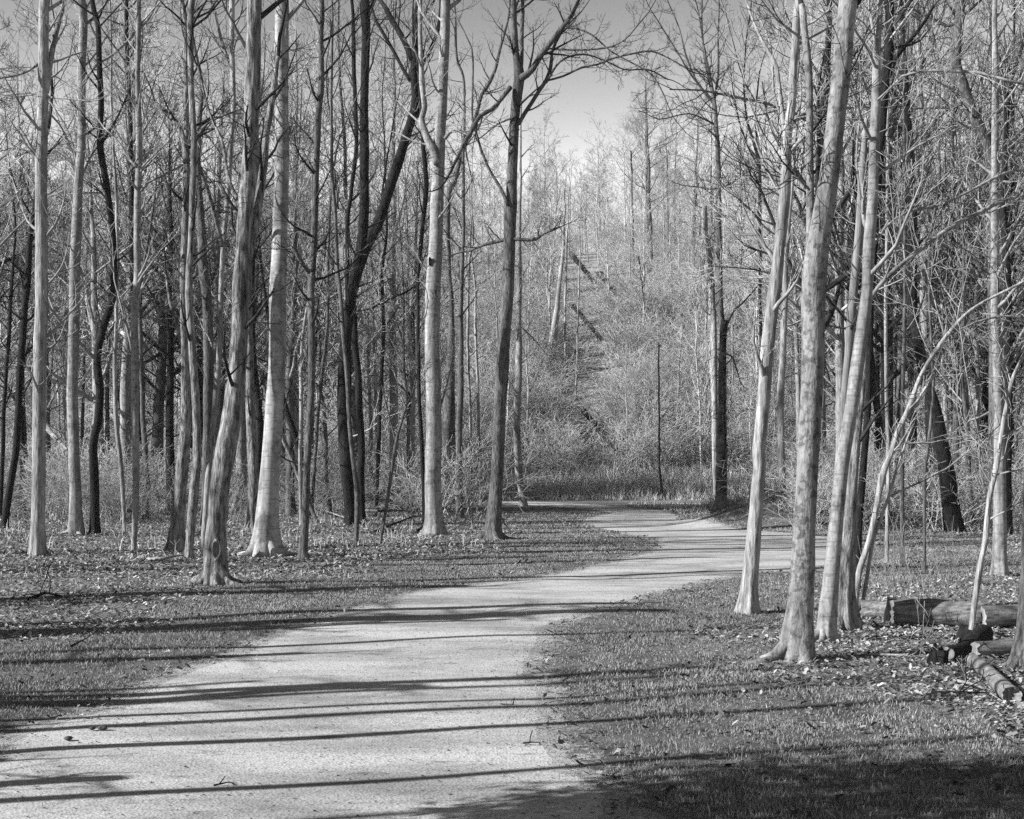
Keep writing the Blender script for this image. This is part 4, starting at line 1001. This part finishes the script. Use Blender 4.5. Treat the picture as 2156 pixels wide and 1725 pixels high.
# ------------------------------------------------------------------ logs, stumps, fallen branches
def log(name, label, pts, mat, cat='log', sides=24, rough=.06, group=None, stubs=0, seed=1, furrow=.02, ragged=True):
    """pts: world (x, y, z, r)"""
    rough = rough * 1.8; furrow = .06
    o = thing(name, label, cat, (pts[0][0], pts[0][1], float(gz(pts[0][0], pts[0][1]))), group)
    V, Q, Tr = trunk_arrays([p[:3] for p in pts], [p[3] for p in pts], sides, .05, 0, rough, furrow, seed, .004)
    V = np.array(V)
    n = sides
    d = np.array(pts[-1][:3]) - np.array(pts[0][:3]); d /= np.linalg.norm(d)
    if ragged:
        V[:n] += -d * (rng.random((n, 1)) * .04); V[-2 - n:-2] += d * (rng.random((n, 1)) * .05)
    V[-2] += d * -.02; V[-1] += -d * .03
    link('bark', mesh_np('bark', V - np.array(o.location), Q, None, M[mat]), o)
    for A_, B_, fl in ((V[:n], V[-2:-1], 1), (V[-2 - n:-2], V[-1:], 0)):
        q = np.arange(n); q2 = (q + 1) % n
        link('cut_end', mesh_np('cut_end', np.concatenate([A_, B_]) - np.array(o.location), None, np.stack([np.full(n, n), q2 if fl else q, q if fl else q2], -1), M['wood']), o)
    T = Tubes()
    for k in range(stubs):
        f = rnd(.1, .9); b = tuple(pts[0][c] * (1 - f) + pts[-1][c] * f for c in range(3))
        e = perp(tuple(d)); e = (e[0], e[1], abs(e[2]) + .3); e = norm(e); r = pts[0][3]
        T.add([b, tuple(b[c] + e[c] * (r + .1) for c in range(3)), tuple(b[c] + e[c] * (r + rnd(.15, .4)) + rnd(-.03, .03) for c in range(3))], [r * .25, r * .18, r * .1], 6)
    if stubs: T.build('stub', M[mat], o, o.location)
    return o
def g(x, y, lift=0):
    """ground point from picture position"""
    d = gd(y); X = (x - CX) * d / F
    return (X, d, float(gz(X, d)) + lift)
a = g(1884, 1314, .12); b = g(2062, 1318, .12)
log('fallen_log', 'long pale weathered fallen log lying behind the leaning sapling', [(*a, .125), ((a[0] + b[0]) / 2, (a[1] + b[1]) / 2 + .03, .12, .13), (*b, .125)], 'log', seed=31)
a = g(2068, 1320, .10); b = g(2230, 1316, .11)
log('fallen_log', 'thick banded log section continuing to the right frame edge', [(*a, .108), (*b, .10)], 'log', seed=32)
a = g(1818, 1300, .09); b = g(1868, 1302, .09)
log('fallen_log', 'short split log piece against the foot of the bleached trunk', [(*a, .10), (*b, .095)], 'log', seed=33, rough=.15)
a = g(2046, 1406, .05); b = g(2088, 1440, .06); c = g(2132, 1486, .06)
log('fallen_log', 'slender log pointing towards the viewer with a dark cut end', [(*a, .05), (*b, .055), (*c, .06)], 'smooth', seed=34)
a = g(2058, 1388, .07); b = g(2150, 1386, .08)
log('fallen_log', 'pale rotting log beside the flared foot at the right edge', [(*a, .075), (*b, .085)], 'log', seed=35, rough=.12)
a = g(1992, 1393, .03); b = g(2074, 1352, .05)
log('fallen_log', 'dark rotten log at the base of the slim leaning stem', [(*a, .06), (*b, .085)], 'dark', seed=36, rough=.2)
def stump(label, x, y, wpx, hgt, mat='dark'):
    p = g(x, y); r = wpx * .5 * p[1] / F
    o = thing('stump', label, 'stump', p)
    V, Q, Tr = trunk_arrays([(p[0], p[1], p[2] - .06), (p[0], p[1], p[2] + hgt * .5), (p[0] + .02, p[1], p[2] + hgt)], [r, r * .85, r * .8], 22, .04, .5, .12, .04, 77)
    n = 22; V = np.array(V); V[-2 - n:-2, 2] += rng.random(n) * .05; V[-1, 2] -= .04
    link('bark', mesh_np('bark', V - np.array(p), Q, Tr, M[mat]), o)
    return o
stump('low rotten stump in the grass right of the largest trunk', 1975, 1400, 36, .10)
stump('broken dark stump between the log and its short split piece', 1876, 1308, 26, .2)
stump('squat mossy stump at the foot of the slim leaning stem', 2044, 1352, 50, .07)

def fallen(label, pts, r0, twn=8, mat='wood', name='fallen_branch', cat='branch', tl=.4, lev=1, group=None):
    """pts are (picture x, y of the ground point, height above it)"""
    W = [(*g(x, y)[:2], g(x, y)[2] + z) for x, y, z in pts]
    T = Tubes(); P, _ = resample(W, [1] * len(W), .15)
    P = [tuple(q) for q in P]; n = len(P)
    T.add(P, [r0 * (1 - .75 * k / (n - 1)) for k in range(n)], 7)
    if twn: twig_along(T, P, [r0 * .8] * n, twn, tl, lev, up=.03)
    o = T.build(name, M[mat], None, W[0]); o.location = W[0]
    return tag(o, label, cat, group)
fallen('thin fallen branch lying between the black cluster and the crooked sapling', [(672, 1078, .1), (700, 1092, .15), (745, 1106, .1), (776, 1122, .03)], .035, 6)
fallen('dark fallen branch in the brush pile left of the light forked trunk', [(790, 1124, .05), (840, 1112, .15), (880, 1108, .25), (925, 1112, .1)], .04, 14, 'dark')
fallen('twiggy fallen branch on top of the brush pile', [(770, 1098, .3), (810, 1104, .35), (862, 1100, .3), (898, 1105, .15)], .04, 14, 'grey')
fallen('low branch leaning against the dark foot of the light forked trunk', [(880, 1122, .05), (905, 1112, .2), (946, 1102, .5)], .03, 8, 'dark')
fallen('curved pale branch on the leaf litter left of the scarred trunk', [(310, 1184, .02), (345, 1186, .05), (375, 1180, .06), (394, 1176, .04)], .03, 3, 'wood')
fallen('thick pale log fallen across the brush at the far left', [(92, 1070, 3.0), (110, 1075, 2.6), (142, 1085, 2.0)], .12, 3, 'wood')
fallen('dark forked branch half buried in leaves in the left foreground', [(60, 1262, .02), (95, 1258, .08), (140, 1262, .03)], .025, 5, 'dark')
fallen('thin stick in the left foreground grass', [(150, 1368, .02), (190, 1354, .05)], .012, 2, 'dark')
fallen('thin bare stick lying right of the largest trunk', [(1830, 1385, .02), (1900, 1390, .03), (1990, 1400, .03)], .012, 3, 'wood')
fallen('two-pronged twig on the leaves in front of the slender log', [(2010, 1440, .02), (2060, 1462, .05), (2110, 1490, .03)], .014, 5, 'wood')
fallen('long low stick crossing the leaves at the lower right', [(1960, 1468, .02), (2030, 1470, .03), (2090, 1471, .03)], .012, 3, 'dark')
fallen('small branch at the foot of the central trunk', [(1056, 1118, .3), (1066, 1124, .18), (1082, 1130, .06)], .02, 3, 'dark')
fallen('dark branch lying on the mound at the right', [(1500, 1104, .1), (1560, 1100, .3), (1640, 1092, .2)], .05, 14, 'dark', tl=.7)
fallen('twig lying on the path near the right edge', [(1102, 1564, .01), (1122, 1566, .02), (1138, 1564, .01)], .006, 2, 'dark', tl=.08, lev=0)
fallen('slim twig lying across the gravel further along', [(1054, 1478, .01), (1072, 1481, .015), (1090, 1480, .01)], .004, 1, 'dark', tl=.08, lev=0)
fallen('short twig on the near gravel left of centre', [(1110, 1728, .01), (450, 1655, .01)][1:] + [(480, 1652, .02), (500, 1650, .01)], .005, 2, 'dark', tl=.08, lev=0)

# dark broken trunks leaning on the hillside
def leaning(label, x0, y0, x1, y1, w0, w1, d):
    def hit(x, y):
        q = 64.0
        while q < d + 6 and at(x, y, q)[2] > float(gz(at(x, y, q)[0], q)) + 1.5: q += .25
        return at(x, y, q)
    P0 = hit(x0, y0); P1 = hit(x1, y1); d = P0[1]
    o = thing('leaning_tree', label, 'leaning tree', P1)
    r0, r1 = w0 * .5 * d / F, w1 * .5 * d / F
    ex = norm(tuple(P1[c] - P0[c] for c in range(3)))
    tz = float(gz(P1[0], P1[1])); 
    PP = [P0, tuple((P0[c] + P1[c]) / 2 for c in range(3)), P1]
    k = 0
    while k < 0:
        PP.append((PP[-1][0] + ex[0] * .5, PP[-1][1] + .35, PP[-1][2] + ex[2] * .5)); k += 1
    V, Q, Tr = trunk_arrays(PP, [r0] + [r1] * (len(PP) - 1), 9, .3, 0, .1, 0, 5, .02)
    link('trunk', mesh_np('trunk', V - np.array(P1), Q, Tr, M['dark']), o)
    T = Tubes(); twig_along(T, PP[:3], [r0 * .5] * 3, 10, 1.2, 1, up=0)
    T.build('crown', M['twigmid'], o, P1)
leaning('black broken trunk leaning down right, lowest of three on the hillside', 1228, 864, 1296, 946, 13, 9, 80)
leaning('black broken trunk leaning down right, middle one of three on the hillside', 1208, 646, 1268, 716, 13, 9, 96)
leaning('black broken trunk leaning down right, highest of three on the hillside', 1203, 536, 1252, 594, 12, 9, 104)
for lab, pp, d in [('thin dark pole standing alone in the middle of the clearing, lower one', [(1395, 1046, 6), (1391, 1004, 5), (1387, 884, 4), (1388, 800, 4), (1386, 720, 3)], 62),
                   ('thin dark pole high on the hillside in the middle of the clearing', [(1372, 800, 4), (1368, 730, 4), (1364, 684, 4), (1352, 604, 4), (1345, 540, 3)], 84),
                   ('thin dark pole near the crest of the hill in the middle', [(1335, 470, 4), (1331, 400, 4), (1329, 340, 4), (1329, 318, 3)], 104)]:
    P, Rr = px_world(pp, d)
    z = float(gz(P[0][0], d)); P = [(P[0][0], d, z - .1)] + [(q[0], q[1], max(q[2], z + .3 * k + .3)) for k, q in enumerate(P[1:])]
    o = thing('bare_tree', lab, 'tree', (P[0][0], d, z))
    V, Q, Tr = trunk_arrays(P, Rr, 7, .4, 0, .05, 0, 3, .02)
    link('trunk', mesh_np('trunk', V - np.array(o.location), Q, Tr, M['dark']), o)
    T = Tubes(); twig_along(T, P, Rr, 12, 1.2, 1); T.build('crown', M['twigmid'], o, o.location)
for i_, (x0, y0, x1, y1, w0, d) in enumerate([(-20, 352, 92, 312, 6, 36), (-20, 452, 92, 418, 7, 34), (98, 414, 214, 406, 5, 38)]):
    lab = ['pale bare bough slanting up right at the upper left edge', 'thicker pale bough slanting up right below it at the left edge', 'pale bough hanging level behind the second trunk from the left'][i_]
    P, Rr = px_world([(x0, y0, w0), ((x0 + x1) / 2, (y0 + y1) / 2 - 3, w0 * .9), (x1, y1, w0 * .7, 1.0)], d)
    # a long fallen crown caught in other trees, its butt on the ground off to the left
    bt = (P[0][0] - 7.5, d - 1, float(gz(P[0][0] - 7.5, d - 1)))
    P = [bt] + P; Rr = [Rr[0] * 2.6] + Rr
    o = thing('leaning_tree', lab, 'leaning tree', bt)
    V, Q, Tr = trunk_arrays(P, Rr, 8, .3, 0, .06, 0, 5, .02)
    link('trunk', mesh_np('trunk', V - np.array(bt), Q, Tr, M['wood']), o)
    T = Tubes(); twig_along(T, P[1:], Rr[1:], 8, 1.4, 2, up=0); T.build('crown', M['twigpale'], o, bt)

# stones and clods on the path
def stone(label, x, y, r, mt, flat=.6):
    p = g(x, y, .014)
    import bmesh
    bm = bmesh.new(); bmesh.ops.create_icosphere(bm, subdivisions=3, radius=r)
    for v in bm.verts:
        k = 1 + .22 * math.sin(v.co.x / r * 2.3 + x) * math.sin(v.co.y / r * 2.9 + y) + .08 * math.sin(v.co.z / r * 7 + v.co.x / r * 5)
        v.co *= k; v.co.z *= flat
    me = bpy.data.meshes.new('stone'); bm.to_mesh(me); bm.free()
    for q in me.polygons: q.use_smooth = True
    me.materials.append(mt)
    o = link('stone', me, None, (p[0], p[1], p[2] + r * flat * .6))
    o.rotation_euler = (0, 0, rnd(0, 6))
    tag(o, label, 'stone')
st = simple('dark_stone', [(.3, .03), (.7, .09)], 60)
stone('dark stone on the path, right one of two close together', 216, 1539, .024, st)
stone('dark stone on the path, left one of two close together', 194, 1540, .018, st)
stone('dark flat stone alone nearest the lower left corner of the path', 144, 1563, .026, st, .45)

# single big leaves
def leaf(label, x, y, s, mt, rz):
    p = g(x, y, .03)
    out = [(0, -1, 0), (.18, -.5, .1), (.75, -.45, .35), (.45, -.1, .1), (1, .25, .45), (.45, .3, .12), (.4, .8, .3), (0, 1.1, .15), (-.4, .8, .35), (-.45, .3, .1), (-1, .25, .5), (-.45, -.1, .1), (-.75, -.45, .3), (-.18, -.5, .1)]
    V = [(a * s, b * s, c * s) for a, b, c in out] + [(0, .1 * s, 0)]
    n = len(out)
    Tm = [(n, k, (k + 1) % n) for k in range(n)]
    o = link('fallen_leaf', mesh_np('fallen_leaf', V, None, Tm, mt, smooth=False), None, p)
    o.rotation_euler = (rnd(-.5, .5), rnd(-.5, .5), rz)
    sol = o.modifiers.new('thickness', 'SOLIDIFY'); sol.thickness = .0012
    tag(o, label, 'leaf')
dl = simple('dark_leaf', [(.3, .03), (.7, .08)], 40); pll = simple('pale_leaf', [(.3, .25), (.7, .42)], 40)
leaf('dark curled leaf standing up in the grass right of the path', 1441, 1520, .035, dl, .3)
leaf('dark leaf on the grass below the curled standing one', 1750, 1598, .03, dl, 1.3)
for i_, (x, y, s, q, r_) in enumerate([(1640, 1352, .035, 'pale leaf lying between the kinked trunk and the largest trunk', 1), (1602, 1556, .025, 'pale leaf on the grass below the largest trunk, right one of a pair', 2), (1573, 1556, .025, 'pale leaf on the grass below the largest trunk, left one of a pair', 3),
                                       (354, 1598, .02, '', 1), (1686, 1687, .03, 'pale upright leaf at the bottom edge right of centre', 4), (354, 1380, .03, 'pale curled leaf in the grass left of the path', 2), (1810, 1545, .035, 'pale leaf in the dim grass at the lower right', 5), (168, 1512, .03, 'pale pointed leaf at the left edge of the path', 4)]):
    if q: leaf(q, x, y, s, pll, r_)

# dry stalks by the big log at the right
T = Tubes(); 
p0 = g(1950, 1296)
for k in range(24):
    x = 1850 + 150 * random.random() + rnd(-10, 10); y = rnd(1205, 1325); b = g(x, y, -.02)
    grow(T, b, norm((rnd(-.35, .35), rnd(-.3, .3), 1)), rnd(.25, .85), rnd(.003, .0055), 1, up=0, kids=(4,), wig=.12, rmin=.0022, ang=(.3, .6))
o = T.build('dry_stalks', M['twigmid'], None)
tag(o, 'thin dry stalks standing around the pale fallen log', 'stalks', kind='stuff')
# ------------------------------------------------------------------ haze
hm = bpy.data.materials.new('haze'); hm.use_nodes = True
ht = hm.node_tree; ht.nodes.remove(ht.nodes['Principled BSDF'])
pv_ = ht.nodes.new('ShaderNodeVolumePrincipled'); pv_.inputs['Density'].default_value = .0002; pv_.inputs['Color'].default_value = (.95, .95, .95, 1)
ht.links.new(pv_.outputs[0], ht.nodes['Material Output'].inputs['Volume'])
hx = [(-160, -60, -2.2), (160, -60, -2.2), (160, 260, -2.2), (-160, 260, -2.2), (-160, -60, 46), (160, -60, 46), (160, 260, 46), (-160, 260, 46)]
o = link('haze', mesh_np('haze', hx, [(0, 3, 2, 1), (4, 5, 6, 7), (0, 1, 5, 4), (1, 2, 6, 5), (2, 3, 7, 6), (3, 0, 4, 7)], mat=hm, smooth=False))
tag(o, 'thin pale haze fading the far hillside', 'haze', kind='stuff')
scene.cycles.volume_bounces = 0
